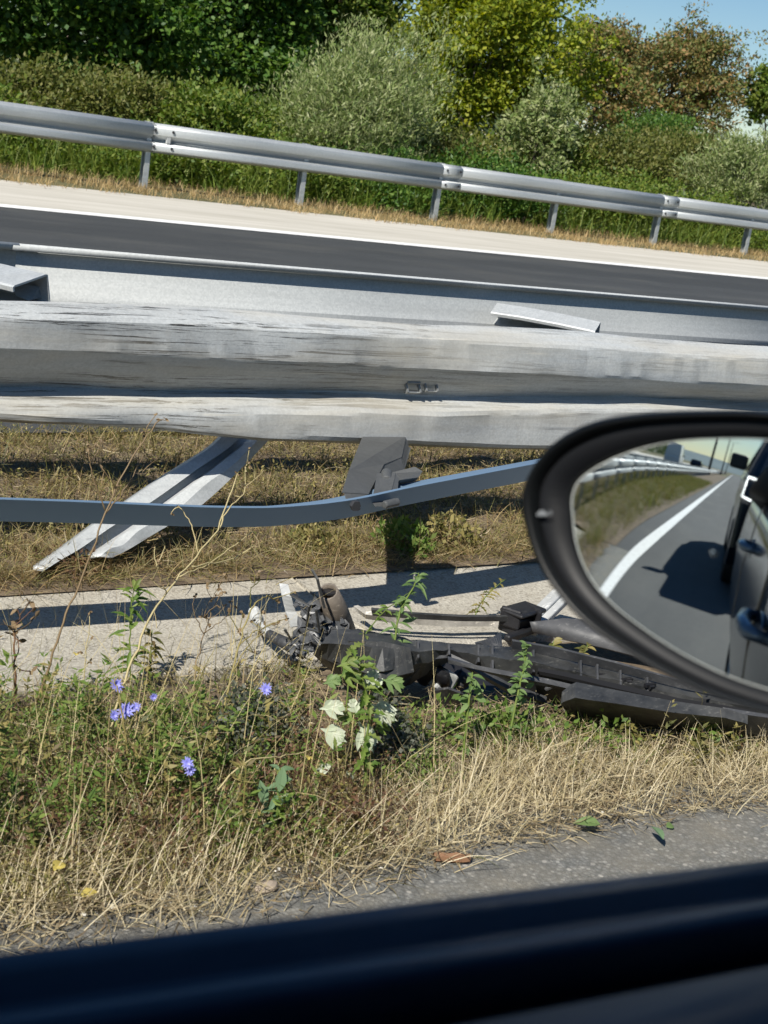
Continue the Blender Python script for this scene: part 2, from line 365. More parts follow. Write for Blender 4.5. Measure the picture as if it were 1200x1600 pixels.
sheet('median_strip', np.linspace(10, 120, 60), np.linspace(3.2, 5.15, 5), cst(.03), M['soil'], far=True)
farz = lambda X, Y: fz(Y)
sheet('far_carriageway', LX, np.array([4.95, 5.2, 8, 10, 12.42]), farz, M['asphalt'], far=True)
sheet('far_edge_line', LX, np.array([12.32, 12.5]), lambda X, Y: fz(Y)+.006, M['paint'], far=True)
sheet('far_shoulder', LX, np.array([12.42, 13.1, 13.9]), farz, M['shoulder'], far=True)
sheet('far_verge', LX, np.array([13.9, 14.4, 15, 18, 26, 60]), farz, M['land'], far=True)
# drainage channel made of slabs
ch = tag(bpy.data.objects.new('drainage_channel', None), kind='structure'); COL.objects.link(ch)
def slab():
    m = MB(); xs = np.linspace(0, 1.985, 12); prof = [(2.66, -.06), (2.66, .012), (2.67, .02), (2.8, .008), (2.95, 0.), (3.1, .008), (3.22, .022), (3.245, .026), (3.25, .018), (3.25, -.06)]
    m.loft([[(x, y, z) for y, z in prof] for x in xs]); n = len(prof)
    m.f.append(tuple(range(n))); m.f.append(tuple(range(11*n, 12*n))[::-1])
    return m.build('concrete_slab', M['concrete'], ch, bevel=.004)
s0 = slab(); XJ = float(at(462, 905, z=.02)[0])
s0.location.x = XJ
for k in range(-4, 20):
    if k: copyo(s0, ch, location=(XJ+2*k, float(yoffn(XJ+2*k)), random.uniform(-.004, .004)))

# ------------------------------------------------------------------ guardrails
def prof(T, F1, E, B, y0, s=-1, d=.082):
    """W-beam section, back plane y0, waves bulge towards s"""
    P = [(.004, T-.016), (0, T-.004), (.008, T), (.014, T), (d*.86, T-.028), (d*.97, T-.036), (d, T-.046), (d, F1+.006), (d*.96, F1-.004), (d*.16, E+.022), (d*.04, E+.012), (.0, E+.004), (d*.12, E-.002),
         (d*.9, E-.024), (d*.98, E-.036), (d, E-.046), (d, B+.034), (d*.94, B+.022), (d*.3, B+.002), (.008, B), (0, B+.008)]
    return [(y0+s*a, z) for a, z in P]
def prof_rear(T, y0):
    P = [(.004, T-.018), (0, T-.004), (.008, T), (.02, T-.006), (.028, T-.022), (.028, T-.04), (.022, T-.085), (.008, T-.13), (0, T-.148), (0, T-.165), (.012, T-.19), (.028, T-.24), (.028, T-.28), (.02, T-.31), (.002, T-.315)]
    return [(y0+a, z) for a, z in P]
def straight_beam(name, T, y0, s, L, m, parent, rear=False):
    b = MB(); p = prof_rear(T, y0) if rear else prof(T, T-.12, T-.19, T-.315, y0, s)
    b.loft([[(x, y, z) for y, z in p] for x in (0, L*.33, L*.66, L)])
    return b.build(name, m, parent, smooth='crisp', solid=.004)
g = empty('guardrail', (0, 3.8, 0), 'double sided steel median guardrail, scraped and dented, its loose strap hanging over the concrete gutter', 'guardrail')
G = lambda o: (setattr(o, 'location', Vector(o.location)-Vector((0, 3.8, 0))), o)[1]
# damaged front beam
cols = [(0, 469, 547, 612, 663), (120, 473, 551, 613, 668), (250, 479, 556, 615, 677), (417, 488, 564, 617, 694), (560, 499, 570, 621, 697), (680, 508, 576, 626, 702), (860, 516, 581, 622, 708), (1000, 527, 589, 624, 714), (1200, 541, 605, 636, 722)]
tb = []
for px, a, b_, c, d_ in cols:
    tb.append((at(px, a, y=3.58)[0], at(px, a, y=3.585)[2], at(px, b_, y=3.505)[2], at(px, c, y=3.575)[2]+.004, at(px, d_, y=3.515)[2]))
tb = np.array(tb); X0, X1 = 0.2, 6.2
tb = np.vstack([[X0, .707, .588, .49, .392], tb, [X1, .707, .588, .49, .392]])
def damaged(xa, xb, off):
    m = MB(); rows = []
    for x in np.arange(xa, xb+1e-6, .025):
        T, F1, E, B = [np.interp(x, tb[:, 0], tb[:, i]) for i in (1, 2, 3, 4)]
        amp = np.clip(min(x-X0, X1-x)*2, 0, 1)
        xs = 2.66
        cr = math.exp(-((x-xs-.12*(F1-E)*0)/.03)**2)
        r = []
        for j, (y, z) in enumerate(prof(T, F1, E, B, 3.585+off, -1, .09)):
            y += amp*(.008*math.sin(2.3*x+j*.35)+.004*math.sin(6.1*x+j*.5+1)+.0015*math.sin(15*x+j*.5)+.0006*math.sin(41*x+j*1.3)+.010*math.exp(-((x-1.75)/.12)**2)*(j > 12)-.006*math.exp(-((x-3.3)/.2)**2)*(2 < j < 9))
            z += amp*(.003*math.sin(4.2*x+j*.3)+.0007*math.sin(13*x+j*.6))
            y += cr*amp*(.005 if 4 <= j <= 8 else (.005 if j >= 13 else .001))*(1-.5*math.sin(j))
            r.append((x, y, z))
        rows.append(r)
    m.loft(rows); o = m.build('beam', M['galv_scraped'], g, smooth='crisp', solid=.004)
    o['label'] = 'dented beam with black scrape marks'; return G(o)
damaged(X0, X1, 0)
sb = G(straight_beam('beam', .707, 3.58, -1, 4.02, M['galv_old'], g))
for k in range(0, 30):
    if k == 0: sb.location.x = X0-4.0
    else: copyo(sb, g, location=(X0-4.0-4*k, -3.8, 0))
for k in range(0, 8): copyo(sb, g, location=(X1-.01+4*k, -3.8+float(yoffn(X1+4*k)), 0))
bb = G(straight_beam('beam', .803, 4.05, 1, 4.02, M['galv_rear'], g, True))
XB = float(at(20, 390, y=4.05)[0])
bb.location.x = XB
for k in range(-32, 9):
    if k: copyo(bb, g, location=(XB+4*k, -3.8+float(yoffn(XB+4*k+2)), .0015*(k % 2)))
def cpost(L, w=.1, d=.055, lip=.018, t=.005):
    """C-channel along +z, open to +x"""
    p = [(d, -w/2+lip), (d, -w/2), (0, -w/2), (0, w/2), (d, w/2), (d, w/2-lip), (d-t, w/2-lip), (d-t, w/2-t), (t, w/2-t), (t, -w/2+t), (d-t, -w/2+t), (d-t, -w/2+lip)]
    m = MB(); m.loft([[(x, y, z) for x, y in p] for z in np.linspace(0, L, 5)], close=True)
    n = len(p); m.f += [(0, 1, 2, 10, 11), (2, 3, 9, 10)[:4], (3, 4, 5, 6, 7, 8)[:6]]
    return m
pm = G(cpost(.95).build('post', M['galv_old'], g)); pm.location = (-1.2, 3.72-3.8, -.25)
sp = MB(); sp.box((0, 0, 0), (.12, .44, .006)); sp.box((-.06, 0, -.04), (.005, .44, .08)); sp.box((.06, 0, -.04), (.005, .44, .08))
spo = sp.build('spacer', M['galv_old'], g); spo.location = (-1.2, 3.815-3.8, .70)
for k in range(0, 45):
    x = -1.2-2*k
    if k:
        copyo(pm, g, location=(x, -.08, -.25))
        if k < 25: copyo(spo, g, location=(x, .015, .70))
for k in range(5):
    x = 6.6+2*k
    copyo(pm, g, location=(x, -.08+float(yoffn(x)), -.25)); copyo(spo, g, location=(x, .015+float(yoffn(x)), .70))
# broken spacers lying between the beams
def bent_channel(name, pts, w, h, label, m, roll=0.):
    b = MB(); pts = [Vector(p) for p in pts]; rows = []; cr, sr = math.cos(roll), math.sin(roll)
    for i, p in enumerate(pts):
        t = (pts[min(i+1, len(pts)-1)]-pts[max(i-1, 0)]).normalized(); sd_ = t.cross(Vector((0, 0, 1))).normalized(); up = sd_.cross(t); sd_, up = sd_*cr-up*sr, up*cr+sd_*sr
        rows.append([p+sd_*a*w+up*c*h for a, c in ((.5, -.14), (.5, 0), (.46, .03), (-.46, .03), (-.5, 0), (-.5, -1), (.1, -1.0))])
    b.loft(rows); o = b.build(name, m, g, solid=.006); o['label'] = label; return G(o)
a1 = at(772, 482, y=3.99); a2 = at(934, 512, y=3.68)
bent_channel('spacer', [a1, a1*.7+a2*.3+np.array([0, 0, .004]), a1*.35+a2*.65+np.array([0, 0, .004]), a2], .085, .06, 'torn pale spacer lying askew between the two beams', M['galv_old'], .35)
a1 = at(-90, 418, y=4.05); a2 = at(48, 440, y=3.74)
bent_channel('spacer', [a1, (a1+a2)/2+np.array([0, 0, .01]), a2], .13, .08, 'broken spacer end at the left, its channel mouth open', M['galv_old'], .25)
tr = MB(); q = [at(15, 440, y=3.84), at(62, 448, y=3.80), at(76, 462, y=3.80), at(45, 470, y=3.80), at(25, 462, y=3.82)]
tr.add(q+[p+np.array([.0, .012, 0]) for p in q], [(0, 1, 2, 3, 4), (9, 8, 7, 6, 5)]+[(i, (i+1) % 5, 5+(i+1) % 5, 5+i) for i in range(5)])
G(tr.build('torn_flap', M['galv_dull'], g))
# hanging strap
def strap(pts, h, tilt):
    b = MB(); P = np.array([at(px, py, y=yy) for px, py, yy in pts]); s = np.linspace(0, 1, len(P)); ss = np.linspace(0, 1, 120)
    Q = np.stack([np.interp(ss, s, P[:, i]) for i in range(3)], -1)
    for _ in range(6): Q[1:-1] = (Q[:-2]+2*Q[1:-1]+Q[2:])/4
    rows = []
    for i, p in enumerate(Q):
        tl = np.interp(ss[i], [0, .5, 1], tilt); d = np.array([0, math.sin(tl), -math.cos(tl)]); nn = np.array([0, math.cos(tl), math.sin(tl)])
        up = p; lo = p+d*h
        bk_ = np.array([0, .115, .012]); rows.append([up, up+nn*.007, lo+nn*.007+np.array([0, 0, .004]), lo+bk_+np.array([0, 0, .004]), lo+bk_, lo])  # hidden rear flange added to widen the strap's shadow on the concrete
    b.loft(rows, close=True); o = b.build('tension_strap', M['strap'], g, bevel=.001); o['label'] = 'loose flat steel strap bowed out over the gutter'; return G(o)
strap([(-1500, 735, 3.5), (-1150, 755, 3.38), (-800, 768, 3.1), (-450, 775, 2.88), (-180, 776, 2.84), (0, 780, 2.84), (120, 784, 2.84), (230, 789, 2.84), (330, 793, 2.84), (420, 794, 2.84), (500, 788, 2.84), (560, 780, 2.84), (640, 762, 2.85), (740, 743, 2.87), (840, 724, 2.9), (1000, 694, 3.05), (1250, 650, 3.3)], .066, (R_(24), R_(28), R_(24)))
# bent arm post holding the strap
def chan(pts, w, d, name, label, m, side, lipw=.02):
    b = MB(); pts = [Vector(p) for p in pts]; rows = []; side = Vector(side).normalized()
    for i, p in enumerate(pts):
        t = (pts[min(i+1, len(pts)-1)]-pts[max(i-1, 0)]).normalized(); a = t.cross(side).normalized(); n = a.cross(t).normalized()
        ww = w[i] if hasattr(w, '__len__') else w
        rows.append([p+a*u*ww+n*v*d for u, v in ((-.5+lipw/.1*.0-.0, 1), (-.5, 1), (-.5, 0), (-.2, 0), (-.12, -.25), (.12, -.25), (.2, 0), (.5, 0), (.5, 1), (.32, 1))])
    b.loft(rows); o = b.build(name, m, g, solid=.005, smooth=False); o['label'] = label; return G(o)
hp = MB(); q = [at(574, 700, y=3.46), at(640, 700, y=3.46), at(632, 735, y=3.28), at(604, 748, y=3.18), at(590, 776, y=3.0), at(580, 797, y=2.88), at(543, 795, y=2.88), at(553, 760, y=3.06), at(566, 725, y=3.3)]
qb = [p+np.array([.015, .05, .03]) for p in q]; k = len(q)
hp.add(q+qb, [tuple(range(k)), tuple(range(2*k-1, k-1, -1))]+[(i, (i+1) % k, k+(i+1) % k, k+i) for i in range(k)])
hp.tube([at(560, 795, y=2.86), at(574, 752, y=3.06), at(584, 715, y=3.32)], .007, 5)
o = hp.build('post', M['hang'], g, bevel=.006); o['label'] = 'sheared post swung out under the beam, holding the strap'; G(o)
pl = MB()
def plate(q, off):
    q = [np.array(p) for p in q]; qb = [p+np.array(off) for p in q]; k = len(q)
    pl.add(q+qb, [tuple(range(k)), tuple(range(2*k-1, k-1, -1))]+[(i, (i+1) % k, k+(i+1) % k, k+i) for i in range(k)])
plate([at(596, 757, y=3.06), at(604, 742, y=3.08), at(648, 731, y=3.06), at(658, 736, y=3.04), at(652, 745, y=3.0), at(626, 750, y=2.98)], (.0, .01, -.014))
plate([at(598, 752, y=3.0), at(626, 748, y=2.99), at(620, 776, y=2.88), at(608, 792, y=2.83), at(588, 796, y=2.82)], (.01, .045, .01))
plate([at(622, 752, y=3.0), at(634, 746, y=3.06), at(630, 770, y=2.98), at(618, 786, y=2.88)], (.004, .02, .004))
pl.tube([at(604, 738, y=3.04), at(604, 752, y=3.0)], .016, 8); pl.tube([at(600, 789, y=2.82), at(622, 784, y=2.83)], .012, 6)
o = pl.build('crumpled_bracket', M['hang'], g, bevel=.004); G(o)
bo = MB(); c0 = at(553, 789, y=2.83); bo.tube([c0, c0+np.array([0, -.012, 0])], .014, 6); G(bo.build('bolt', M['bolt'], g))
# leaning torn out post: two rails of a channel
lp0, lp1 = at(112, 880, z=.03), at(392, 690, y=3.72)
def lean_post():
    def edge(pts):
        P = np.array([at(px, py, y=np.interp(py, [688, 890], [3.70, 3.27])) for px, py in pts]); s = np.linspace(0, 1, len(P)); u = np.linspace(0, 1, 30)
        Q = np.stack([np.interp(u, s, P[:, i]) for i in range(3)], -1)
        for _ in range(3): Q[1:-1] = (Q[:-2]+2*Q[1:-1]+Q[2:])/4
        return Q
    aL = edge([(52, 890), (104, 853), (155, 815), (250, 750), (328, 702), (350, 680)]); aR = edge([(66, 893), (118, 860), (170, 826), (264, 764), (350, 704), (376, 682)])
    bL = edge([(140, 872), (172, 850), (202, 830), (264, 785), (332, 735), (400, 682)]); bR = edge([(172, 872), (202, 857), (232, 838), (312, 792), (366, 742), (424, 682)])
    dn = np.array([.02, .05, -.01]); tk = np.array([.002, .006, -.004]); b = MB(); rows = []
    for i in range(30):
        up_ = np.array([0, 0, .006*math.sin(i*.7)])
        mid = (bL[i]+bR[i])/2+np.array([-.004, -.012, .008])+up_
        rows.append([aL[i]+dn, aL[i], aR[i]+up_*.3, aR[i]+dn, bL[i]+dn, bL[i], mid, bR[i], bR[i]+dn*1.3])
    b.loft(rows); o = b.build('post', M['galv_pale'], g, smooth='crisp', solid=.005); o['label'] = 'torn out post leaning from the soil up to the beam'; return G(o)
lean_post()
# splice rectangles and bolts on the damaged beam
for px, py, w_ in ((645, 606, .05), (673, 604, .045)):
    p = at(px, py, y=3.545); b = MB()
    for dx, dz, sx, sz in ((-w_/2, 0, .005, .034), (w_/2, 0, .005, .034), (0, .016, w_, .005), (0, -.016, w_, .005)):
        b.box((p[0]+dx, p[1]-.0, p[2]+dz), (sx, .01, sz), Matrix.Rotation(R_(-38), 3, 'X'))
    G(b.build('splice_washer', M['galv_dull'], g))

# far guardrail
fg = empty('guardrail', (6.9, 14.7, .38), 'clean galvanised guardrail on the far side, in front of the green shrubs', 'guardrail')
PIT = 2.08
FGX, FGY, FGZ = 6.9, 14.7, .38
fyo = lambda x: float(yoff(x+6.9)-yoff(6.9))
fb = straight_beam('beam', .69, 0, -1, 4.2, M['galv'], fg)
fp = cpost(.95, .1, .06).build('post', M['galv'], fg)
bm_ = MB(); bm_.tube([(0, 0, 0), (0, -.018, 0)], .016, 6); fbolt = bm_.build('bolt', M['bolt'], fg)
sl_ = MB(); p_ = prof(.6905, .57, .5, .3745, -.001, -1, .0822); sl_.loft([[(x, y, z) for y, z in p_] for x in (0, .32)]); fsl = sl_.build('splice_plate', M['galv'], fg, smooth='crisp', solid=.003)
nk = MB(); nk.box((0, 0, 0), (.05, .03, .09)); nk.box((0, .02, -.04), (.05, .05, .02)); fnk = nk.build('bracket', M['pale_bar'], fg, bevel=.005); fnk.location = (.2, -.055, .535)
fa = math.atan(.04)
first = True
for k in range(-14, 14):
    x = 2*PIT*k; rz = fa if x+6.9 > -1 else 0
    if k == 0: fb.location = (x, fyo(x), 0); fb.rotation_euler.z = rz
    else: copyo(fb, fg, location=(x, fyo(x), 0), rotation_euler=(0, 0, rz))
    for h in (0, 1):
        xx = x+PIT*h+.02
        if k == 0 and h == 0: fp.location = (xx, .03, -.25); fp.rotation_euler.z = R_(180)
        else: copyo(fp, fg, location=(xx, fyo(xx)+.03, -.25), rotation_euler=(0, 0, R_(180)))
    if -2 <= k <= 4:
        if k == 0: fsl.location = (x-.04, fyo(x), 0); fsl.rotation_euler.z = rz
        else: copyo(fsl, fg, location=(x-.04, fyo(x-.04), 0), rotation_euler=(0, 0, rz))
        for dx, z in ((.02, .62), (.24, .62), (.02, .44), (.24, .44)):
            bx = x+dx
            if k == 0 and dx == .02 and z == .62: fbolt.location = (bx, -.078, z)
            else: copyo(fbolt, fg, location=(bx, fyo(bx)-.078, z))
from mathutils import noise as mnoise
# ------------------------------------------------------------------ trees and shrubs
def leafquads(P, S, D, N, asp):
    """n leaves: base points P, length S, axis D, normal N, aspect W/L -> folded diamond of 2 quads-as-tris"""
    A = np.cross(D, N); A /= np.linalg.norm(A, axis=1, keepdims=True)+1e-9
    S = S[:, None]; wv = A*S*asp*.5; n = len(P)
    V = np.stack([P, P+D*S*.45-wv, P+D*S, P+D*S*.45+wv], 1).reshape(-1, 3)
    return V, np.arange(4*n).reshape(n, 4)
def unit(n):
    v = rng.normal(size=(n, 3)); return v/np.linalg.norm(v, axis=1, keepdims=True)
def crown(cen, rad, ncl, per, leaf, asp, spread, up=0., shell=.55, lump=.25, low=-.75):
    """leaf clumps in an uneven ellipsoid; returns mesh data and clump centres"""
    d = unit(ncl*3); d = d[d[:, 2] > low][:ncl]; ncl = len(d)
    ph = U(0, 6.28, 6)
    lumpf = 1+lump*(np.sin(3*d[:, 0]+ph[0])*np.sin(3.4*d[:, 2]+ph[1])+.7*np.sin(6*d[:, 1]+ph[2]+4*d[:, 2])+.5*np.sin(9*d[:, 0]+ph[3]-5*d[:, 2]))
    r = (shell+(1-shell)*U(0, 1, ncl)**.6)*lumpf
    cc = np.array(cen)+d*r[:, None]*np.array(rad)
    out = d*np.array([1, 1, .6])
    sz = spread*U(.5, 1.35, ncl)
    cnt = rng.poisson(per, ncl); idx = np.repeat(np.arange(ncl), cnt); n = len(idx)
    off = rng.normal(size=(n, 3))*np.array([1, 1, .55])*sz[idx][:, None]
    P = cc[idx]+off
    D = unit(n)+out[idx]*.5+np.array([0, 0, up]); D /= np.linalg.norm(D, axis=1, keepdims=True)
    N = unit(n)*.8+np.array([0, -.25, .8]); 
    V, f = leafquads(P, leaf*U(.6, 1.35, n), D, N, asp)
    return V, f, cc
def woody(base, cen, rad, cc, r0, nl, parent, name='trunk'):
    b = MB(); base = np.array(base); top = np.array(cen)+np.array([0, 0, rad[2]*.5]); mid = base*.5+top*.5+np.array([U(-.15, .15)*rad[0], U(-.15, .15)*rad[0], 0])
    tr_ = [base, base*.7+mid*.3, mid, top]; b.tube(tr_, [r0, r0*.8, r0*.55, r0*.15], 7)
    for i in rng.choice(len(cc), min(nl, len(cc)), replace=False):
        s = U(.35, .95); a = base*(1-s)+top*s*1.0 if s > .5 else base*(1-2*s)+mid*2*s
        e = base+(cc[i]-base)*.82; m_ = (a+e)/2+np.array([0, 0, .12*np.linalg.norm(e-a)]); b.tube([a, m_, e], [r0*.2, r0*.13, r0*.04], 4, cap=False)
    return b.build(name, M['bark'], parent, smooth=True)
def depth_scale(px, py, Y):
    p = at(px, py, y=Y); return p, float((RW.T @ (p-CAM))[2])/F
def plant_tree(name, label, cat, px, py, Y, rx, rz, m, ncl, per, leaf, asp=.6, spread=.28, up=0., trunk=.14, limbs=26, ground=None, lump=.25, shell=.55, low=-.75, group=None, ry=None):
    p, s = depth_scale(px, py, Y); RX, RZ = rx*s, rz*s; gz_ = ground if ground is not None else .3
    t = empty(name, (p[0], p[1], gz_), label, cat, group)
    V, f, cc = crown((0, 0, p[2]-gz_), (RX, ry or RX, RZ), ncl, per, leaf, asp, spread, up, shell, lump, low)
    keep = (V.reshape(-1, 4, 3)[:, :, 2].min(1) > .0)
    V = V.reshape(-1, 4, 3)[keep].reshape(-1, 3); f = np.arange(len(V)).reshape(-1, 4)
    link('crown' if cat == 'tree' else 'foliage', mesh_np(V, [f]), m, t)
    woody((0, 0, -.1), (0, 0, p[2]-gz_), (RX, RX, RZ), cc, trunk, limbs, t, 'trunk' if cat == 'tree' else 'stem')
    return t
M['leaf_dark'] = leafmat('dark_green_leaves', S_((.028, .075, .014), (.055, .13, .022), (.1, .19, .03), (.16, .25, .045), (.04, .1, .018)), .38, .5)
M['leaf_mid'] = leafmat('mid_green_leaves', S_((.06, .115, .015), (.10, .165, .022), (.15, .21, .032), (.22, .25, .05), (.08, .13, .02)), .35)
M['leaf_olive'] = leafmat('olive_leaves', S_((.08, .1, .018), (.12, .14, .028), (.16, .17, .04), (.2, .19, .06), (.1, .14, .03)), .35)
M['leaf_yellow'] = leafmat('yellow_green_leaves', S_((.11, .17, .015), (.19, .24, .02), (.27, .31, .025), (.34, .34, .035), (.09, .15, .02)), .4)
M['leaf_willow'] = leafmat('silver_green_leaves', S_((.12, .18, .05), (.19, .25, .075), (.27, .31, .12), (.36, .38, .2), (.13, .19, .04)), .3)
M['leaf_brown'] = leafmat('browning_leaves', S_((.07, .12, .028), (.11, .15, .035), (.16, .17, .05), (.24, .15, .06), (.12, .16, .04), (.36, .21, .09), (.15, .17, .05)), .3)
M['leaf_far'] = leafmat('far_leaves', S_((.04, .07, .03), (.07, .1, .04), (.09, .12, .05)), .3)
PT = plant_tree
PT('broadleaf_tree', 'dark green leafy tree filling the top left corner', 'tree', 70, 10, 22.5, 250, 200, M['leaf_dark'], 480, 130, .10, .7, .24, trunk=.2, limbs=8)
PT('broadleaf_tree', 'dark green tree with lit leaf clumps, second from the left behind the shrubs', 'tree', 330, -10, 23, 190, 190, M['leaf_dark'], 460, 120, .10, .7, .23, trunk=.2, limbs=8)
PT('broadleaf_tree', 'shaded dark tree in the gap left of the silvery willow', 'tree', 470, -20, 26, 120, 200, M['leaf_dark'], 300, 90, .10, .65, .25, trunk=.18)
PT('broadleaf_tree', 'small light green tree rising behind the silvery willow', 'tree', 545, 10, 23, 85, 110, M['leaf_mid'], 240, 55, .12, .6, .18, trunk=.12)
PT('broadleaf_tree', 'tall yellow green tree just right of the willow', 'tree', 750, 80, 19.8, 138, 175, M['leaf_yellow'], 600, 95, .085, .6, .18, trunk=.18, lump=.32)
PT('broadleaf_tree', 'browning tree with rusty top standing left of its twin', 'tree', 945, 125, 30, 72, 84, M['leaf_brown'], 380, 55, .12, .5, .18, trunk=.16, lump=.35)
PT('broadleaf_tree', 'round crowned browning tree against the blue sky', 'tree', 1072, 135, 31, 84, 92, M['leaf_brown'], 430, 55, .12, .5, .18, trunk=.18, lump=.35)
PT('broadleaf_tree', 'green tree cut by the right edge of the view', 'tree', 1212, 152, 30, 44, 46, M['leaf_mid'], 130, 40, .15, .6, .2, trunk=.14, lump=.35)
PT('willow_bush', 'large silvery green willow bush behind the far guardrail', 'bush', 570, 175, 17.3, 118, 108, M['leaf_willow'], 560, 60, .085, .22, .17, up=.9, trunk=.07, limbs=60, lump=.42, shell=.2)
PT('willow_bush', 'pale leafy sapling between the yellow green and browning trees', 'bush', 845, 205, 17.8, 52, 78, M['leaf_willow'], 150, 45, .09, .4, .12, up=.5, trunk=.05, limbs=30, lump=.35, shell=.35)
PT('willow_bush', 'light green willow bush at the right edge', 'bush', 1165, 285, 17.0, 80, 70, M['leaf_willow'], 260, 55, .085, .25, .13, up=.8, trunk=.05, limbs=30, lump=.3, shell=.35)
shr = [(40, 175, 18.5, 120, 70, 'leaf_olive', 'olive scrub under the dark tree in the left corner'), (190, 185, 18.2, 120, 68, 'leaf_olive', 'tall olive scrub above the first visible guardrail post'),
       (330, 195, 17.6, 110, 60, 'leaf_mid', 'fresh green scrub left of the silvery willow'), (60, 235, 16.6, 110, 45, 'leaf_mid', 'low green thicket behind the rail at the left edge'),
       (240, 250, 16.3, 130, 40, 'leaf_mid', 'low green thicket around the first guardrail post'), (420, 275, 16.2, 120, 45, 'leaf_mid', 'dense thicket at the foot of the willow, behind the second post'),
       (600, 295, 16.1, 130, 50, 'leaf_dark', 'dark low thicket between the second and third posts'), (770, 300, 16.2, 120, 50, 'leaf_dark', 'dark low thicket right of the third post'),
       (715, 250, 17.0, 50, 42, 'leaf_olive', 'yellowish bush under the yellow green tree'), (950, 320, 16.3, 130, 45, 'leaf_mid', 'green thicket between the fourth and fifth posts'),
       (960, 265, 18.5, 120, 50, 'leaf_olive', 'broad olive bush under the browning trees'), (1060, 255, 19.5, 110, 45, 'leaf_olive', 'broad olive bush left of the right hand willow'),
       (1030, 212, 23, 70, 35, 'leaf_dark', 'small dark bush under the round crowned browning tree'), (1110, 350, 16.6, 110, 45, 'leaf_mid', 'green thicket between the fifth and sixth posts'),
       (1260, 375, 16.9, 110, 50, 'leaf_mid', 'green thicket beyond the sixth post at the right edge'), (500, 215, 18.5, 90, 60, 'leaf_mid', 'green bush left behind the silvery willow'),
       (870, 255, 19.0, 90, 52, 'leaf_mid', 'green bush behind the pale sapling'), (-110, 200, 17, 130, 75, 'leaf_mid', 'green bush beyond the left edge of the view'), (665, 250, 19.2, 90, 58, 'leaf_mid', 'green bush half hidden by the right side of the willow')]
for px, py, Y, rx, rz, mm, lb in shr:
    PT('shrub', lb, 'shrub', px, py, Y, rx, rz, M[mm], int(rx*2.6), 52, .06 if Y < 17 else .07, .5, .14, up=.6, trunk=.04, limbs=18, lump=.25, shell=.3, low=-.9, ry=.8)
# far tree lines
def treeline(name, label, pts, h, n, m, leaf):
    P = np.array(pts, float); s = np.linspace(0, 1, len(P)); u = U(0, 1, n)
    c = np.stack([np.interp(u, s, P[:, i]) for i in range(3)], -1)
    hh = h*(.55+.45*np.abs(np.sin(u*23)*np.sin(u*57+1)))
    z = U(0, 1, n)**.8*hh
    c = c+np.stack([rng.normal(0, h*.3, n), rng.normal(0, h*.3, n), z], -1)
    V, f = leafquads(c, leaf*U(.6, 1.4, n), unit(n), unit(n)+np.array([0, -.3, .8]), .7)
    o = link(name, mesh_np(V, [f]), m); tag(o, label, 'trees', kind='stuff')
treeline('far_woods', 'hazy line of woods far beyond the browning trees', [(40, 130, 0), (130, 135, 0), (260, 120, 0)], 9, 9000, M['leaf_far'], 1.1)
treeline('far_woods', 'long row of trees along the far carriageway seen in the mirror', [(-6, 22, 0), (-60, 24, 0), (-160, 30, 0), (-420, 45, 0)], 8, 16000, M['leaf_far'], .9)
# hills seen in the mirror
def hills():
    xs = np.linspace(-7000, -3000, 30); ys = np.linspace(-5000, 5000, 60)
    def zf(X, Y):
        e = np.clip((-X-3000)/2500, 0, 1)
        return -1+e*(25+45*np.abs(np.sin(Y/1500+1))+16*np.sin(Y/410)+6*np.sin(Y/133+X/300))
    sheet('hills', xs, ys, zf, M['hill'])
hills()

# ------------------------------------------------------------------ own car
car = empty('car', (0, 0, 0), 'dark car the photo is taken from, its left window sill and wing mirror in front', 'car')
FL = .385
def panel(name, x0, x1, z0, z1fn, m, parent, n=16, y=FL, label=None, sgn=1, yc=0.):
    """curved door skin; y outwards"""
    b = MB(); rows = []
    for x in np.linspace(x0, x1, n):
        zt = z1fn(x) if callable(z1fn) else z1fn; r = []
        for u in np.linspace(0, 1, 9):
            z = z0+(zt-z0)*u; yy = y-.05*max(0, (.42-u)/.42)**2-.02*max(0, (u-.62)/.38)**2+.006*math.exp(-((u-.6)/.05)**2)
            r.append((x, yc+sgn*(yy-yc), z))
        rows.append(r)
    b.loft(rows); o = b.build(name, m, parent, smooth=True, solid=.02)
    if label: o['label'] = label
    return o
belt = lambda x: .990-.103*x if x > -.6 else 1.0518+.02*(-.6-x)*.4
YC = -.48
dfl = panel('door', -.48, 1.02, .28, lambda x: belt(x)-.045, M['car_paint'], car)
drl_ = panel('door', -1.62, -.49, .28, lambda x: belt(x)-.045, M['car_paint'], car)
panel('rear_quarter', -2.85, -1.63, .3, lambda x: 1.0, M['car_paint'], car)
panel('fender', 1.03, 2.0, .3, .84, M['car_paint'], car)
for a, b_, zf in ((-.48, 1.02, lambda x: belt(x)-.045), (-1.62, -.49, lambda x: belt(x)-.045)): panel('door', a, b_, .28, zf, M['car_paint'], car, sgn=-1, yc=YC)
panel('rear_quarter', -2.85, -1.63, .3, lambda x: 1.0, M['car_paint'], car, sgn=-1, yc=YC)
panel('fender', 1.03, 2.0, .3, .84, M['car_paint'], car, sgn=-1, yc=YC)
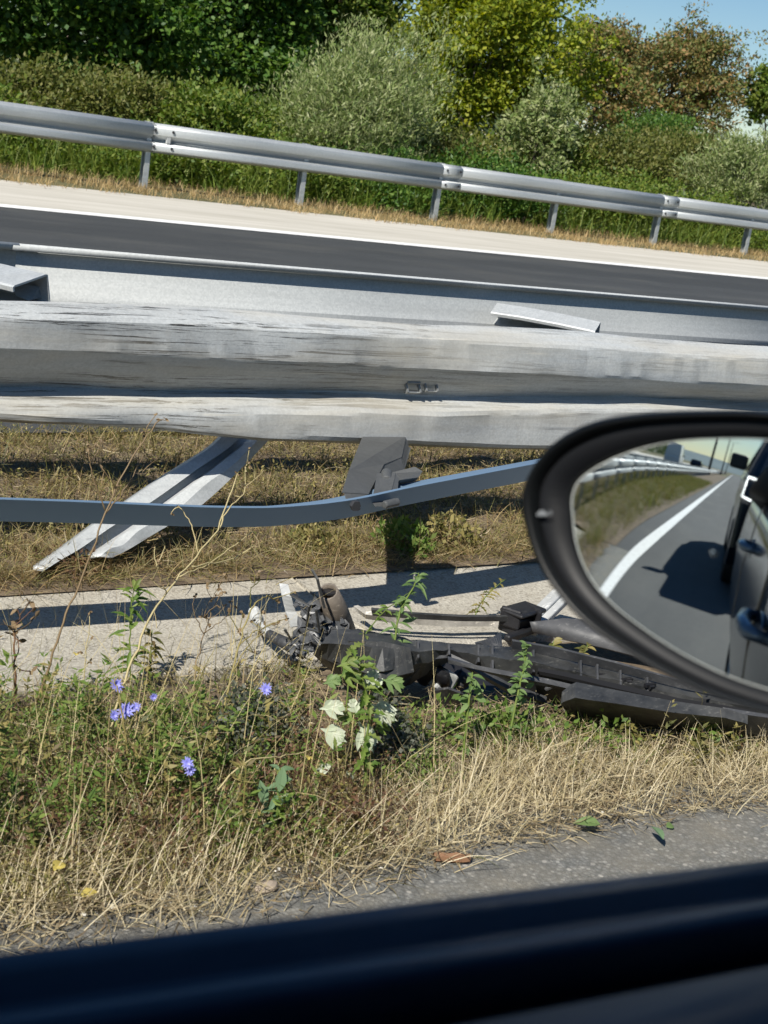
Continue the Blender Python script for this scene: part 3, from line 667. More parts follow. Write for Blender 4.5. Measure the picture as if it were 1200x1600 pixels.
# handles with recess bowls
def handle(x, z, parent):
    b = MB(); b.tube([(x+.12, FL-.005, z+.004), (x+.10, FL+.035, z+.006), (x, FL+.045, z+.002), (x-.1, FL+.035, z), (x-.12, FL-.005, z)], [.012, .016, .018, .016, .012], 8)
    o = b.build('handle', M['handle'], parent, smooth=True)
    r = MB(); n = 24; rows = []
    for k, (s, dy) in enumerate(((1.0, .006), (.9, .008), (.8, -.0), (.1, -.003))):
        rows.append([(x+.08*s*math.cos(6.283*i/n), FL+dy, z-.012+.045*s*math.sin(6.283*i/n)) for i in range(n)])
    r.loft(rows, close=True); q = r.build('handle_bowl', M['handle'], parent, smooth=True, solid=.003)
handle(-.62+.22, .80, dfl); handle(-1.42, .86, drl_)
# sill: outer belt moulding, slot, inner seal, trim
def rail_sec(name, sec, m, x0=-.45, x1=.98, parent=car, n=40):
    b = MB(); rows = []
    for x in np.linspace(x0, x1, n): rows.append([(x, y, belt(x)+z) for y, z in sec])
    b.loft(rows, close=True); k = len(sec); b.f += [tuple(range(k)), tuple((n-1)*k+i for i in range(k))[::-1]]
    return b.build(name, m, parent, smooth=True)
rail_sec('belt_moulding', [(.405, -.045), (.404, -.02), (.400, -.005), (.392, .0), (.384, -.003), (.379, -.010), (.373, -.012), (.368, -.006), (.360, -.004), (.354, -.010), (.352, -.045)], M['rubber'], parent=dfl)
rail_sec('window_slot', [(.352, -.035), (.352, -.028), (.318, -.028), (.318, -.035)], M['black_slot'], parent=dfl)
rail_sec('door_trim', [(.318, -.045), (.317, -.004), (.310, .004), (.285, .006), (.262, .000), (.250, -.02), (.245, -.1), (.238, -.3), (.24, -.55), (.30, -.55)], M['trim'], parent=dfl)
# roof, pillars, glass, floor, hood
def roof_shape(xs, half, zf, name, m, th=.03):
    b = MB(); rows = []
    for x in xs:
        hw = half(x); rows.append([(x, YC+hw*math.sin(a), zf(x)-.05*(1-math.cos(a))*1.2) for a in np.linspace(-math.pi/2, math.pi/2, 15)])
    b.loft(rows); return b.build(name, m, car, smooth=True, solid=th)
roof_shape(np.linspace(-2.0, .42, 12), lambda x: .70, lambda x: 1.49-.035*((x+.6)/1.2)**2, 'roof', M['car_paint'])
def pillar(a, c, r0, m=M['black_trim']):
    b = MB(); b.tube([a, [(a[i]+c[i])/2 for i in range(3)], c], r0, 8); return b.build('pillar', m, car, smooth=True)
for sg in (1, -1):
    f_ = lambda y: YC+sg*(y-YC)
    pillar((1.25, f_(.36), .9), (.42, f_(.21), 1.43), [.035, .03]); pillar((-.52, f_(.36), 1.0), (-.58, f_(.21), 1.44), [.05, .045]); pillar((-1.75, f_(.36), 1.02), (-1.95, f_(.2), 1.43), [.09, .07])
    b = MB(); b.tube([(.42, f_(.215), 1.425), (-.6, f_(.22), 1.455), (-1.95, f_(.2), 1.425)], .02, 6); b.build('roof_rail', M['black_trim'], car, smooth=True)
gl = MB(); gl.loft([[(1.25, YC+u*.84, .92), (.45, YC+u*.69, 1.44)] for u in np.linspace(-1, 1, 6)]); gl.build('windscreen', M['win'], car, solid=.005)
gl = MB(); gl.loft([[(-2.75, YC+u*.8, 1.0), (-2.0, YC+u*.68, 1.44)] for u in np.linspace(-1, 1, 6)]); gl.build('rear_window', M['win'], car, solid=.005)
hd = MB(); hd.loft([[(x, YC+u*.84, .95-.03*u*u-(x-1.2)**2*.14) for u in np.linspace(-1, 1, 9)] for x in np.linspace(1.2, 2.05, 6)]); hd.build('bonnet', M['car_paint'], car, smooth=True, solid=.02)
bt = MB(); bt.loft([[(x, YC+u*.82, 1.02-.02*u*u) for u in np.linspace(-1, 1, 9)] for x in np.linspace(-2.85, -2.7, 3)]+[[(-2.9, YC+u*.8, .35) for u in np.linspace(-1, 1, 9)]]); bt.build('tailgate', M['car_paint'], car, smooth=True, solid=.02)
nb = MB(); nb.loft([[(2.02, YC+u*.84, z) for u in np.linspace(-1, 1, 7)] for z in (.25, .55, .85)]); nb.build('front_bumper', M['car_paint'], car, smooth=True, solid=.03)
fl = MB(); fl.box((-.45, YC, .3), (4.7, 1.62, .04)); fl.build('floor_pan', M['black_trim'], car)
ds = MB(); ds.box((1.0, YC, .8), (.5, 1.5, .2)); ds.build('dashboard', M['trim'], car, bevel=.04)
for sx in (-.35, -1.25):
    for yy in (-.02, -.92):
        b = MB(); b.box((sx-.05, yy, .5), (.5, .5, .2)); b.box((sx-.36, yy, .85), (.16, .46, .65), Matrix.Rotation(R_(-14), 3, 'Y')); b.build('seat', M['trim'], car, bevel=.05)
def wheel(x, y, r, parent, wd=.2):
    b = MB(); n = 28; sec = [(-.5, .62), (-.5, .9), (-.42, 1), (.42, 1), (.5, .9), (.5, .62)]
    b.loft([[(x+r*q*math.cos(6.283*i/n), y+wd*p, r+r*q*math.sin(6.283*i/n)) for i in range(n)] for p, q in sec], close=True)
    t = b.build('wheel', M['tyre'], parent, smooth=False)
    c = MB(); c.loft([[(x+r*q*math.cos(6.283*i/n), y+wd*p, r+r*q*math.sin(6.283*i/n)) for i in range(n)] for p, q in ((.46, .63), (.40, .55), (.3, .15), (.42, .12), (.42, .01))], close=True)
    c.loft([[(x+r*q*math.cos(6.283*i/n), y-wd*p, r+r*q*math.sin(6.283*i/n)) for i in range(n)] for p, q in ((.46, .63), (.40, .55), (.3, .15), (.42, .12), (.42, .01))], close=True)
    c.build('rim', M['galv_old'], t)
for x in (1.45, -2.05):
    for y in (.25, -1.21): wheel(x, y, .31, car)
# wing mirror: glass, bezel, shell
wm = bpy.data.objects.new('wing_mirror', None); COL.objects.link(wm); wm.parent = car; wm.empty_display_size = .1
DM, RC = .80, 1.4
nm = _n(np.array([-1., 0, 0])-_n(ray(1147, 740))); Pm = CAM+ray(1147, 740)/F*DM
def onplane(px, py):
    r = ray(px, py); return CAM+r*(((Pm-CAM)@nm)/(r@nm))
def smooth_loop(pts, n=120):
    P = np.array([onplane(*p) for p in pts]); k = len(P); out = []
    for i in range(k):
        p0, p1, p2, p3 = P[i-1], P[i], P[(i+1) % k], P[(i+2) % k]
        for u in np.linspace(0, 1, 12, endpoint=False):
            out.append(.5*((2*p1)+(-p0+p2)*u+(2*p0-5*p1+4*p2-p3)*u*u+(-p0+3*p1-3*p2+p3)*u**3))
    out = np.array(out); L = np.concatenate([[0], np.cumsum(np.linalg.norm(np.roll(out, -1, 0)-out, axis=1))])
    s = np.linspace(0, L[-1], n, endpoint=False); ext = np.vstack([out, out[:1]])
    return np.stack([np.interp(s, L, ext[:, i]) for i in range(3)], -1)
outer = smooth_loop([(1200, 1112), (1120, 1087), (1050, 1056), (980, 1016), (920, 974), (872, 922), (840, 868), (822, 808), (820, 770), (834, 732), (868, 690), (925, 659), (1000, 645), (1100, 640), (1200, 641), (1290, 655), (1342, 700), (1356, 800), (1350, 950), (1335, 1070), (1300, 1120), (1250, 1124)])
inner = smooth_loop([(1200, 1080), (1130, 1056), (1060, 1021), (1000, 982), (950, 942), (915, 900), (895, 850), (889, 805), (888, 778), (900, 752), (940, 725), (1000, 702), (1060, 690), (1130, 686), (1200, 688), (1268, 700), (1303, 740), (1312, 850), (1305, 1000), (1290, 1080), (1250, 1092)])
def align(A, B):   # start both loops at the same angle
    c = B.mean(0); e1 = _n(np.cross(nm, [0, 0, 1])); e2 = np.cross(nm, e1)
    res = []
    for Q in (A, B):
        a = np.arctan2((Q-c)@e2, (Q-c)@e1); o = np.argsort(a); Q = Q[o]; a = a[o]
        g_ = np.linspace(-math.pi, math.pi, 144, endpoint=False); aa = np.concatenate([a-2*math.pi, a, a+2*math.pi]); QQ = np.vstack([Q, Q, Q])
        res.append(np.stack([np.interp(g_, aa, QQ[:, i]) for i in range(3)], -1))
    return res
outer, inner = align(outer, inner)
cen_m = Pm-nm*RC
def onsphere(Q):
    # spherical centre with an aspheric outer zone that bends away more strongly
    d = Q-cen_m-nm*((Q-cen_m)@nm)[:, None]; h = np.sqrt(RC*RC-(d*d).sum(1)); e_out = _n(np.cross(np.array([0, 0, 1.]), nm)); e_out = e_out if e_out[1] > 0 else -e_out
    s_ = np.clip((Q-onplane(1015, 800))@e_out, 0, None); return cen_m+d+nm*(h-11*s_**3)[:, None]
ctr = inner.mean(0); rows = []
for s in np.linspace(.01, 1, 44): rows.append([tuple(p) for p in onsphere(ctr+(inner-ctr)*s)])
b = MB(); b.loft(rows, close=True); b.f.append(tuple(range(144))); b.build('glass', M['mirror'], wm, smooth=True)
b = MB(); b.loft([[tuple(p) for p in onsphere(ctr+(inner-ctr)*s)+nm*dd] for s, dd in ((.998, .0005), (1.0, .0008), (1.012, -.0005), (1.02, -.006))], close=True); b.build('glass_edge', M['chamfer'], wm, smooth=True)
b = MB(); IB = onsphere(ctr+(inner-ctr)*1.015)
def ringp(t, dd): return [tuple(p) for p in IB*(1-t)+outer*t+nm*dd]
b.loft([ringp(0, -.012), ringp(.02, -.001), ringp(.08, .003), ringp(.5, .004), ringp(.62, .003)], close=True); b.build('bezel', M['bezel'], wm, smooth=True)
b = MB(); c_o = outer.mean(0)
def shell(s, dd): return [tuple(p) for p in c_o+(outer-c_o)*s+nm*dd]
b.loft([ringp(.60, -.004), ringp(.63, .0055), ringp(.70, .009), ringp(.80, .011), ringp(.9, .009), ringp(.97, .003), ringp(1.0, -.006), shell(1.005, -.02), shell(.99, -.045), shell(.93, -.075), shell(.78, -.1), shell(.5, -.115), shell(.02, -.12)], close=True)
b.f.append(tuple(range(12*144, 13*144))[::-1]); b.build('housing', M['mirror_shell'], wm, smooth=True)
b = MB(); arm0 = c_o-nm*.05+np.array([0, -.02, -.04]); b.tube([onplane(1330, 1000)-nm*.06, (.80, .40, .97), (.84, .36, .95)], [.035, .03, .035], 10); b.build('mounting_arm', M['mirror_shell'], wm, smooth=True)
# blind spot pictogram: two little cars
def icon():
    b = MB(); o_ = onplane(857, 801)+nm*.0062; ex = _n(onplane(880, 801)-onplane(857, 801)); ey = _n(np.cross(nm, ex)); ey = ey if ey[2] > 0 else -ey
    def car_i(dx, dy, s):
        pts = [(-5, -2), (5, -2), (5, .3), (3.2, .8), (2, 2.6), (-2, 2.6), (-3.2, .8), (-5, .3)]
        q = [tuple(o_+(ex*(x*s+dx)+ey*(y*s+dy))*.001) for x, y in pts]; b.add(q, [tuple(range(8))])
    car_i(-1.2, -.3, .75); 
    for k in (0, 1, 2): 
        q = [tuple(o_+(ex*x+ey*y)*.001) for x, y in ((3.2+k*.9, -1.5), (3.6+k*.9, -1.5), (3.9+k*.9, 1.6), (3.5+k*.9, 1.6))]; b.add(q, [(0, 1, 2, 3)])
    return b.build('warning_icon', M['icon'], wm)
icon()

# ------------------------------------------------------------------ other vehicles (seen in the mirror)
def vehicle(name, label, cat, loc, rz, L, W, H, zb, body, hoodL, m, group=None, lamps=True, bonnet=None):
    """front towards +x, origin on the ground at the front centre"""
    t = empty(name, loc, label, cat, group); t.rotation_euler.z = rz; bz = bonnet or zb
    def shape(prof, half, nm_, mm, crown_=.03):
        b = MB(); k = len(prof); us = np.linspace(-1, 1, 9)
        b.loft([[(x, u*half(z), z-crown_*u*u*(1 if z > .6 else 0)) for x, z in prof] for u in us], close=True)
        b.f += [tuple(range(k)), tuple(8*k+i for i in range(k))[::-1]]
        return b.build(nm_, mm, t, smooth=False, bevel=.03)
    shape([(-.05, .28), (.0, .45), (-.03, bz-.25), (-.14, bz-.06), (-.3, bz), (-hoodL, zb+.02), (-L+.12, zb+.02), (-L, zb-.3), (-L+.02, .32)], lambda z: W/2*(1-.03*max(0, z-.8)), 'body', m)
    if body == 'van': cab = [(-hoodL+.05, zb), (-hoodL-.55, H-.04), (-hoodL-.8, H), (-L+.15, H), (-L+.05, zb)]
    else: cab = [(-hoodL+.05, zb), (-hoodL-.65, H-.06), (-hoodL-.95, H), (-L+.75, H-.03), (-L+.12, zb)]
    shape(cab, lambda z: W/2*(1-.16*(z-zb)/(H-zb)), 'cabin', m)
    b = MB(); q = .09
    b.add([(-hoodL+.08-q*.2, -W*.42, zb+.06), (-hoodL+.08-q*.2, W*.42, zb+.06), (-hoodL-.56, W*.37, H-.08), (-hoodL-.56, -W*.37, H-.08)], [(0, 1, 2, 3)]); b.build('windscreen', M['win'], t, solid=.01)
    for s in (1, -1):
        b = MB(); x1 = -L+.5 if body != 'van' else -hoodL-1.6
        b.add([(-hoodL-.15, s*(W/2+.004), zb+.06), (x1, s*(W/2+.004), zb+.06), (x1-.1, s*(W*.43+.004), H-.12), (-hoodL-.75, s*(W*.43+.004), H-.12)], [(0, 1, 2, 3)]); b.build('side_window', M['win'], t, solid=.01)
        b = MB(); b.box((-hoodL-.2, s*(W/2+.1), zb+.12), (.12, .2, .16)); b.build('wing_mirror', M['black_trim'], t, bevel=.03)
    for x in (-.85, -L+.8):
        for y in (W/2-.1, -W/2+.1): wheel(x, y, .34, t, .22)
    if lamps:
        for s in (1, -1):
            yo, yi = s*(W/2-.02), s*(W/2-.5); zt, zl = bz-.04, bz-.22
            b = MB(); b.add([(-.16, yo, zt), (-.03, yi, zt-.02), (.0, yi, zl+.03), (-.06, yo, zl)], [(0, 1, 2, 3)]); h = b.build('headlight', M['lens'], t, solid=.05)
            b = MB(); b.tube([(.0, yi, zt-.02), (-.12, yo, zt+.005), (-.06, yo+s*.012, zl), (.01, yo-s*.07, zl-.015)], .013, 6); b.build('daytime_lamp', M['drl'], h)
        b = MB(); b.box((.0, 0, bz-.28), (.05, W-1.1, .2)); b.build('grille', M['black_trim'], t, bevel=.02)
        b = MB(); b.box((.0, 0, .42), (.08, W-.2, .22)); b.build('bumper', M['black_trim'], t, bevel=.04)
    return t
vehicle('following_car', 'dark blue car with a bright lamp outline, close behind, seen in the mirror', 'car', (-5.15, -.55, 0), 0, 4.6, 1.9, 1.68, 1.12, 'suv', 1.15, M['car_paint2'], bonnet=1.14)
vehicle('white_van', 'pale van on the far carriageway, seen small in the mirror', 'van', (-84, 8.4, .1), math.pi, 5.6, 2.0, 2.5, 1.2, 'van', .9, M['white_paint'])
vehicle('dark_car', 'small dark car on the far carriageway behind the van, seen in the mirror', 'car', (-104, 6.6, .05), math.pi, 4.4, 1.8, 1.5, .95, 'suv', 1.1, M['car_paint2'])
lp = None
def lamppost(x, lb):
    t = empty('street_lamp', (x, 3.82, 0), lb, 'street lamp', 'lamp masts in the mirror')
    b = MB(); b.tube([(0, 0, 0), (0, 0, 1), (0, 0, 12)], [.2, .17, .1], 10); b.build('pole', M['black_trim'], t, smooth=True)
    b = MB(); b.tube([(0, 0, 11.9), (0, .8, 12.3), (0, 2, 12.4)], .05, 6); b.tube([(0, 0, 11.9), (0, -.8, 12.3), (0, -2, 12.4)], .05, 6); b.build('arm', M['black_trim'], t)
    for s in (1, -1):
        b = MB(); b.box((0, s*2.2, 12.4), (.25, .7, .12)); b.build('lamp_head', M['galv_old'], t, bevel=.03)
for x, lb in ((-85, 'tallest and nearest of the dark lamp masts seen in the mirror'), (-170, 'middle one of the three lamp masts seen in the mirror'), (-255, 'farthest lamp mast in the mirror, next to the following car')): lamppost(x, lb)

# ------------------------------------------------------------------ wrecked bumper in the weeds
wk = empty('bumper_wreck', (2.2, 2.55, 0), 'torn off black car bumper with broken brackets lying in the weeds', 'car bumper')
def W_(o): o.location = Vector(o.location)-Vector((2.2, 2.55, 0)); return o
def strip(name, sts, m, solid=.006, smooth=False, jag=0., bev=0., n=4, label=None):
    """sts: list of stations, each a list of (px,py,z) image-measured points at height z"""
    P = np.array([[at(px, py, z=z) for px, py, z in st] for st in sts]); k = len(P); s = np.arange(k); ss = np.linspace(0, k-1, (k-1)*n+1)
    rows = []
    for u in ss:
        i = min(int(u), k-2); f = u-i; f = f*f*(3-2*f)*.5+f*.5; r = P[i]*(1-f)+P[i+1]*f
        r = r+rng.normal(0, jag, r.shape) if jag else r
        rows.append([tuple(p) for p in r])
    b = MB(); b.loft(rows); o = b.build(name, m, wk, smooth=smooth, solid=solid)
    if label: o['label'] = label
    return W_(o)
# main skin: top lip, upper face, fold, lower face
strip('bumper_skin', [
    [(520, 985, .20), (505, 1005, .19), (490, 1022, .14), (500, 1030, .10)],
    [(560, 985, .20), (550, 1008, .20), (535, 1040, .14), (545, 1072, .06)],
    [(610, 994, .19), (608, 1015, .19), (600, 1050, .15), (590, 1085, .05)],
    [(650, 1002, .18), (652, 1018, .18), (655, 1036, .15), (640, 1068, .08)],
    [(700, 1006, .17), (702, 1016, .17), (705, 1025, .15), (705, 1030, .13)],
    [(760, 1010, .17), (762, 1026, .165), (765, 1048, .13), (766, 1060, .11)],
    [(820, 1014, .16), (820, 1034, .155), (822, 1060, .11), (826, 1084, .06)],
    [(880, 1026, .15), (880, 1046, .145), (880, 1072, .10), (884, 1106, .02)],
    [(960, 1046, .14), (960, 1063, .135), (960, 1084, .10), (964, 1120, .02)],
    [(1060, 1073, .13), (1060, 1086, .125), (1060, 1102, .10), (1064, 1132, .02)],
    [(1160, 1094, .12), (1160, 1104, .115), (1160, 1118, .09), (1164, 1142, .02)],
    [(1260, 1110, .11), (1260, 1120, .105), (1260, 1132, .08), (1264, 1152, .02)]], M['plastic'], jag=.0012)
# lip along the top edge with clip slots
strip('top_flange', [[(800, 1000, .19), (800, 1013, .165)], [(870, 1012, .18), (870, 1026, .155)], [(960, 1034, .17), (960, 1047, .145)], [(1060, 1062, .155), (1060, 1074, .135)], [(1200, 1090, .14), (1200, 1104, .12)]], M['plastic_grey'])
strip('lower_grille_bar', [[(880, 1086, .12), (878, 1096, .11), (884, 1104, .06)], [(900, 1072, .135), (900, 1090, .13), (900, 1110, .055)], [(960, 1084, .13), (960, 1098, .125), (960, 1119, .05)], [(1050, 1101, .125), (1050, 1112, .12), (1050, 1131, .05)], [(1130, 1112, .12), (1130, 1120, .115), (1130, 1138, .05)], [(1165, 1122, .11), (1165, 1128, .105), (1165, 1140, .05)]], M['plastic'], solid=.02)
strip('lower_lip', [[(880, 1108, .03), (884, 1118, .01)], [(980, 1124, .035), (982, 1132, .01)], [(1080, 1134, .035), (1082, 1142, .01)], [(1230, 1150, .035), (1232, 1158, .01)]], M['plastic_grey'], solid=.012)
# lamp opening: dark cavity and broken lamp pieces
strip('lamp_opening_rim', [[(612, 1092, .05), (608, 1084, .06)], [(640, 1062, .10), (634, 1054, .11)], [(665, 1032, .15), (660, 1024, .16)], [(700, 1028, .15), (700, 1020, .16)], [(740, 1050, .135), (742, 1041, .145)], [(790, 1078, .09), (792, 1068, .10)], [(850, 1100, .05), (852, 1090, .06)]], M['plastic_grey'], solid=.012)
strip('cavity_wall', [[(600, 1040, .03), (605, 1100, 0)], [(670, 1020, .05), (670, 1105, 0)], [(740, 1040, .05), (740, 1110, 0)], [(860, 1070, .03), (860, 1125, 0)]], M['plastic_dark'])
def lump(name, c, r, m, sc=(1, 1, 1), seed=0, n=10):
    b = MB(); k = np.random.default_rng(seed); rows = []
    for i in range(n+1):
        th = math.pi*i/n; row = []
        for j in range(14):
            ph = 6.283*j/14; q = r*(1+.22*math.sin(3*ph+seed)*math.sin(2*th+seed*1.7)+.12*math.sin(5*ph-seed))
            row.append((c[0]+q*sc[0]*math.sin(th)*math.cos(ph), c[1]+q*sc[1]*math.sin(th)*math.sin(ph), c[2]+q*sc[2]*math.cos(th)))
        rows.append(row)
    b.loft(rows, close=True); return W_(b.build(name, m, wk, smooth=True))
b = MB(); c0 = at(668, 1040, z=.12); b.tube([at(662, 1062, z=.07), at(676, 1040, z=.12), at(690, 1055, z=.1), at(694, 1075, z=.06)], [.018, .02, .02, .016], 8); W_(b.build('hose', M['plastic_dark'], wk, smooth=True))
lb = MB(); p0 = at(692, 1062, z=.08); lb.box(p0, (.055, .04, .05), Matrix.Rotation(R_(25), 3, 'Y')); W_(lb.build('lamp_reflector', M['pale_bar'], wk, bevel=.008))
lump('lamp_socket', at(718, 1062, z=.07), .022, M['plastic_grey'], seed=2)
strip('lamp_cover', [[(678, 1078, .07), (680, 1100, .03)], [(700, 1075, .09), (700, 1102, .03)], [(720, 1082, .08), (720, 1104, .03)], [(738, 1094, .05), (738, 1104, .03)]], M['plastic_grey'])
# pale foam absorber strip and bracket behind
strip('foam_strip', [[(556, 946, .06), (556, 952, .05)], [(572, 957, .07), (574, 964, .05)], [(620, 962, .07), (620, 972, .05)], [(700, 967, .07), (700, 978, .05)], [(770, 966, .07), (770, 978, .05)], [(795, 972, .07), (797, 984, .05)], [(822, 982, .06), (822, 990, .05)]], M['foam'], solid=.012)
strip('dark_edge_strip', [[(580, 951, .10), (582, 960, .08)], [(650, 958, .10), (650, 966, .085)], [(720, 962, .10), (720, 969, .085)], [(800, 962, .10), (800, 970, .085)]], M['plastic'], solid=.008)
bk = MB(); p0 = at(812, 962, z=.09); bk.box(p0+np.array([0, .0, -.02]), (.10, .06, .045), Matrix.Rotation(R_(12), 3, 'Z')); bk.box(p0+np.array([.0, -.01, .02]), (.12, .075, .012), Matrix.Rotation(R_(16), 3, 'Z')); bk.box(p0+np.array([.03, -.02, .0]), (.012, .07, .06), Matrix.Rotation(R_(-10), 3, 'Z')); bk.box(p0+np.array([-.05, -.02, .005]), (.012, .06, .055), Matrix.Rotation(R_(24), 3, 'Z')); bk.box(p0+np.array([-.02, -.045, -.03]), (.16, .02, .02), Matrix.Rotation(R_(18), 3, 'Z')); W_(bk.build('bracket', M['plastic_dark'], wk, bevel=.01))
pb = MB(); A_, B_ = Vector(at(822, 985, z=.05)), Vector(at(880, 928, z=.10)); dd_ = (B_-A_); mm_ = dd_.to_track_quat('X', 'Z').to_matrix(); pb.box((A_+B_)/2, (dd_.length, .06, .02), mm_); pb.box((A_+B_)/2+Vector((0, 0, .014)), (dd_.length*.9, .02, .01), mm_)
W_(pb.build('pale_bracket_arm', M['pale_bar'], wk, bevel=.004))
strip('side_panel', [[(828, 972, .10), (832, 988, .07)], [(880, 966, .11), (884, 1000, .06)], [(930, 970, .11), (940, 1012, .06)], [(1000, 985, .11), (1010, 1030, .06)], [(1080, 1010, .10), (1090, 1060, .05)]], M['plastic_grey'], smooth=True)
strip('bracket_plate', [[(742, 1005, .17), (748, 1010, .16)], [(770, 995, .18), (775, 1012, .16)], [(782, 988, .18), (784, 1013, .16)]], M['plastic_grey'])
# crumpled left end
tb_ = MB(); tb_.tube([at(533, 990, z=.09), at(523, 955, z=.16), at(513, 924, z=.225)], [.036, .031, .021], 14, cap=False); W_(tb_.build('bent_tube', M['tube'], wk, smooth=True, solid=.004)); tb_ = MB(); e_ = at(513, 924, z=.223); tb_.tube([e_, e_-np.array([0, 0, .004])], .019, 12); W_(tb_.build('tube_plug', M['plastic_dark'], wk))
cr_ = MB(); n_ = 26; rows = []
for i in range(n_):
    u = i/(n_-1); row = []
    for j in range(n_):
        v = j/(n_-1); v_ = v*(1-.45*max(0, u-.35))+.45*max(0, u-.35); p = at(468+66*u+8*math.sin(v*4), 950+76*v_+6*math.sin(u*6), z=.18-.10*v_)
        q_ = Vector((u*5, v*6, 3.3)); w_ = abs(mnoise.noise(q_))*.045+abs(mnoise.noise(q_*2.3))*.028; p = p+np.array([.25*mnoise.noise(q_*1.3+Vector((9, 0, 0)))*.12, w_, w_*.5+.02*mnoise.noise(q_*1.7)])
        row.append(tuple(p))
    rows.append(row)
cr_.loft(rows); W_(cr_.build('crumpled_sheet', M['foil'], wk, solid=.003))
for _ in range(9):
    cs_ = MB(); a_ = at(U(470, 520), U(935, 1010), z=U(.12, .2)); e_ = a_+rng.normal(0, .03, 3); cs_.tube([a_, (a_+e_)/2+rng.normal(0, .02, 3), e_], .0035, 5); W_(cs_.build('torn_shred', M['plastic'], wk))
strip('pale_flat_bar', [[(436, 912, .20), (450, 914, .20)], [(440, 930, .18), (455, 932, .18)], [(446, 955, .14), (462, 956, .14)], [(455, 980, .11), (470, 978, .11)]], M['pale_bar'], solid=.006)
db = MB(); db.tube([at(420, 991, z=.09), at(448, 1006, z=.09), at(478, 1020, z=.08)], [.012, .016, .018], 8); W_(db.build('dark_rod', M['plastic_grey'], wk, smooth=True))
pr = MB(); pr.tube([at(397, 955, z=.10), at(403, 972, z=.09)], [.015, .016], 12); pr.tube([at(403, 972, z=.09), at(424, 992, z=.09)], [.009, .009], 8); W_(pr.build('pale_pipe_end', M['pale_bar'], wk))
strip('torn_flap', [[(560, 1075, .05), (578, 1090, .02)], [(575, 1050, .09), (600, 1085, .04)], [(620, 1045, .12), (640, 1066, .08)]], M['plastic'])
strip('inner_rib', [[(834, 1048, .13), (846, 1068, .09)], [(846, 1044, .135), (856, 1068, .09)]], M['plastic_grey'])
strip('inner_rib', [[(858, 1066, .10), (852, 1078, .09)], [(872, 1044, .14), (868, 1074, .10)]], M['plastic_grey'])
for px, py in ((876, 1052), (906, 1058), (940, 1062), (978, 1070), (1014, 1078)):
    cb = MB(); p = at(px, py, z=.125); cb.box(p, (.014, .012, .03), Matrix.Rotation(R_(20), 3, 'X')); cb.box(p+np.array([0, 0, .012]), (.03, .01, .008)); W_(cb.build('clip', M['plastic_dark'], wk))
# ribs, seams and the dark slot on the skin
for px, y0_, y1_, za, zb_ in ((652, 1004, 1030, .186, .165), (700, 1007, 1024, .18, .16), (746, 1009, 1036, .178, .15), (768, 1010, 1046, .177, .14), (832, 1017, 1052, .166, .128), (906, 1034, 1062, .155, .13), (932, 1040, 1070, .152, .125), (968, 1049, 1080, .148, .118), (1010, 1060, 1088, .142, .115)):
    strip('rib', [[(px-1.5, y0_, za), (px-1, y1_, zb_)], [(px+1.5, y0_, za), (px+2, y1_, zb_)]], M['plastic_grey'], solid=.012)
strip('dark_slot', [[(840, 1046, .142), (840, 1051, .138)], [(880, 1052, .142), (880, 1059, .137)], [(960, 1070, .136), (960, 1078, .13)], [(1060, 1093, .128), (1060, 1100, .122)], [(1180, 1112, .115), (1180, 1117, .11)]], M['black_slot'], solid=.01)
strip('upper_ledge', [[(700, 1028, .168), (700, 1034, .158)], [(770, 1046, .15), (770, 1053, .142)], [(850, 1062, .132), (850, 1070, .124)], [(900, 1072, .125), (900, 1080, .115)]], M['plastic_grey'], solid=.014)
strip('side_wedge', [[(545, 1000, .205), (520, 1030, .15)], [(600, 1003, .203), (596, 1062, .13)], [(640, 1012, .195), (646, 1050, .145)]], M['plastic'], solid=.008)
strip('end_cap', [[(1130, 1108, .125), (1130, 1139, .055)], [(1180, 1116, .115), (1180, 1145, .05)], [(1260, 1126, .10), (1260, 1152, .045)]], M['plastic_grey'], solid=.01)
# ------------------------------------------------------------------ grass and weeds
def groundpts(n, x0, x1, y0, y1, band=None, clear=True):
    """scatter over an image area, dropped to the ground"""
    px = U(x0, x1, n); t = U(0, 1, n)
    py = y0+(y1-y0)*t if not band else np.array([band(x)[0]+(band(x)[1]-band(x)[0])*q for x, q in zip(px, t)])
    if band and clear:
        k_ = ~((px > 460) & (px < 1250) & (py < conc(px)+np.where(px < 900, .30, .2)*(edge(px)-conc(px)))); px, py = px[k_], py[k_]
    P = np.array([at(a, c, z=.015) for a, c in zip(px, py)]); P[:, 2] = gz(P[:, 0], P[:, 1])
    return P, px, py
def blades(P, L, W, az, lean, curl, seg=4):
    """thin curved ribbons"""
    n = len(P); V = np.zeros((n, seg+1, 2, 3)); p = P.copy(); th = lean.copy(); sd = np.stack([-np.sin(az), np.cos(az), np.zeros(n)], -1)
    tw = U(0, 3.14, n); sd = sd*np.cos(tw)[:, None]+np.array([0, 0, 1.])*np.sin(tw)[:, None]*.6
    for k in range(seg+1):
        wk_ = W*(1-.85*(k/seg)**1.5)*.5
        V[:, k, 0] = p-sd*wk_[:, None]; V[:, k, 1] = p+sd*wk_[:, None]
        d = np.stack([np.sin(th)*np.cos(az), np.sin(th)*np.sin(az), np.cos(th)], -1)
        p = p+d*(L/seg)[:, None]; th = th+curl/seg
    I = np.arange(n*(seg+1)*2).reshape(n, seg+1, 2)
    f = np.stack([I[:, :-1, 0], I[:, :-1, 1], I[:, 1:, 1], I[:, 1:, 0]], -1).reshape(-1, 4)
    return V.reshape(-1, 3), f
def stuff(name, parts, m, label):
    Vs, fs, b = [], [], 0
    for V, f in parts: Vs.append(V); fs.append(f+b); b += len(V)
    o = link(name, mesh_np(np.vstack(Vs), [np.vstack(fs)]), m); return tag(o, label, 'plants', kind='stuff')
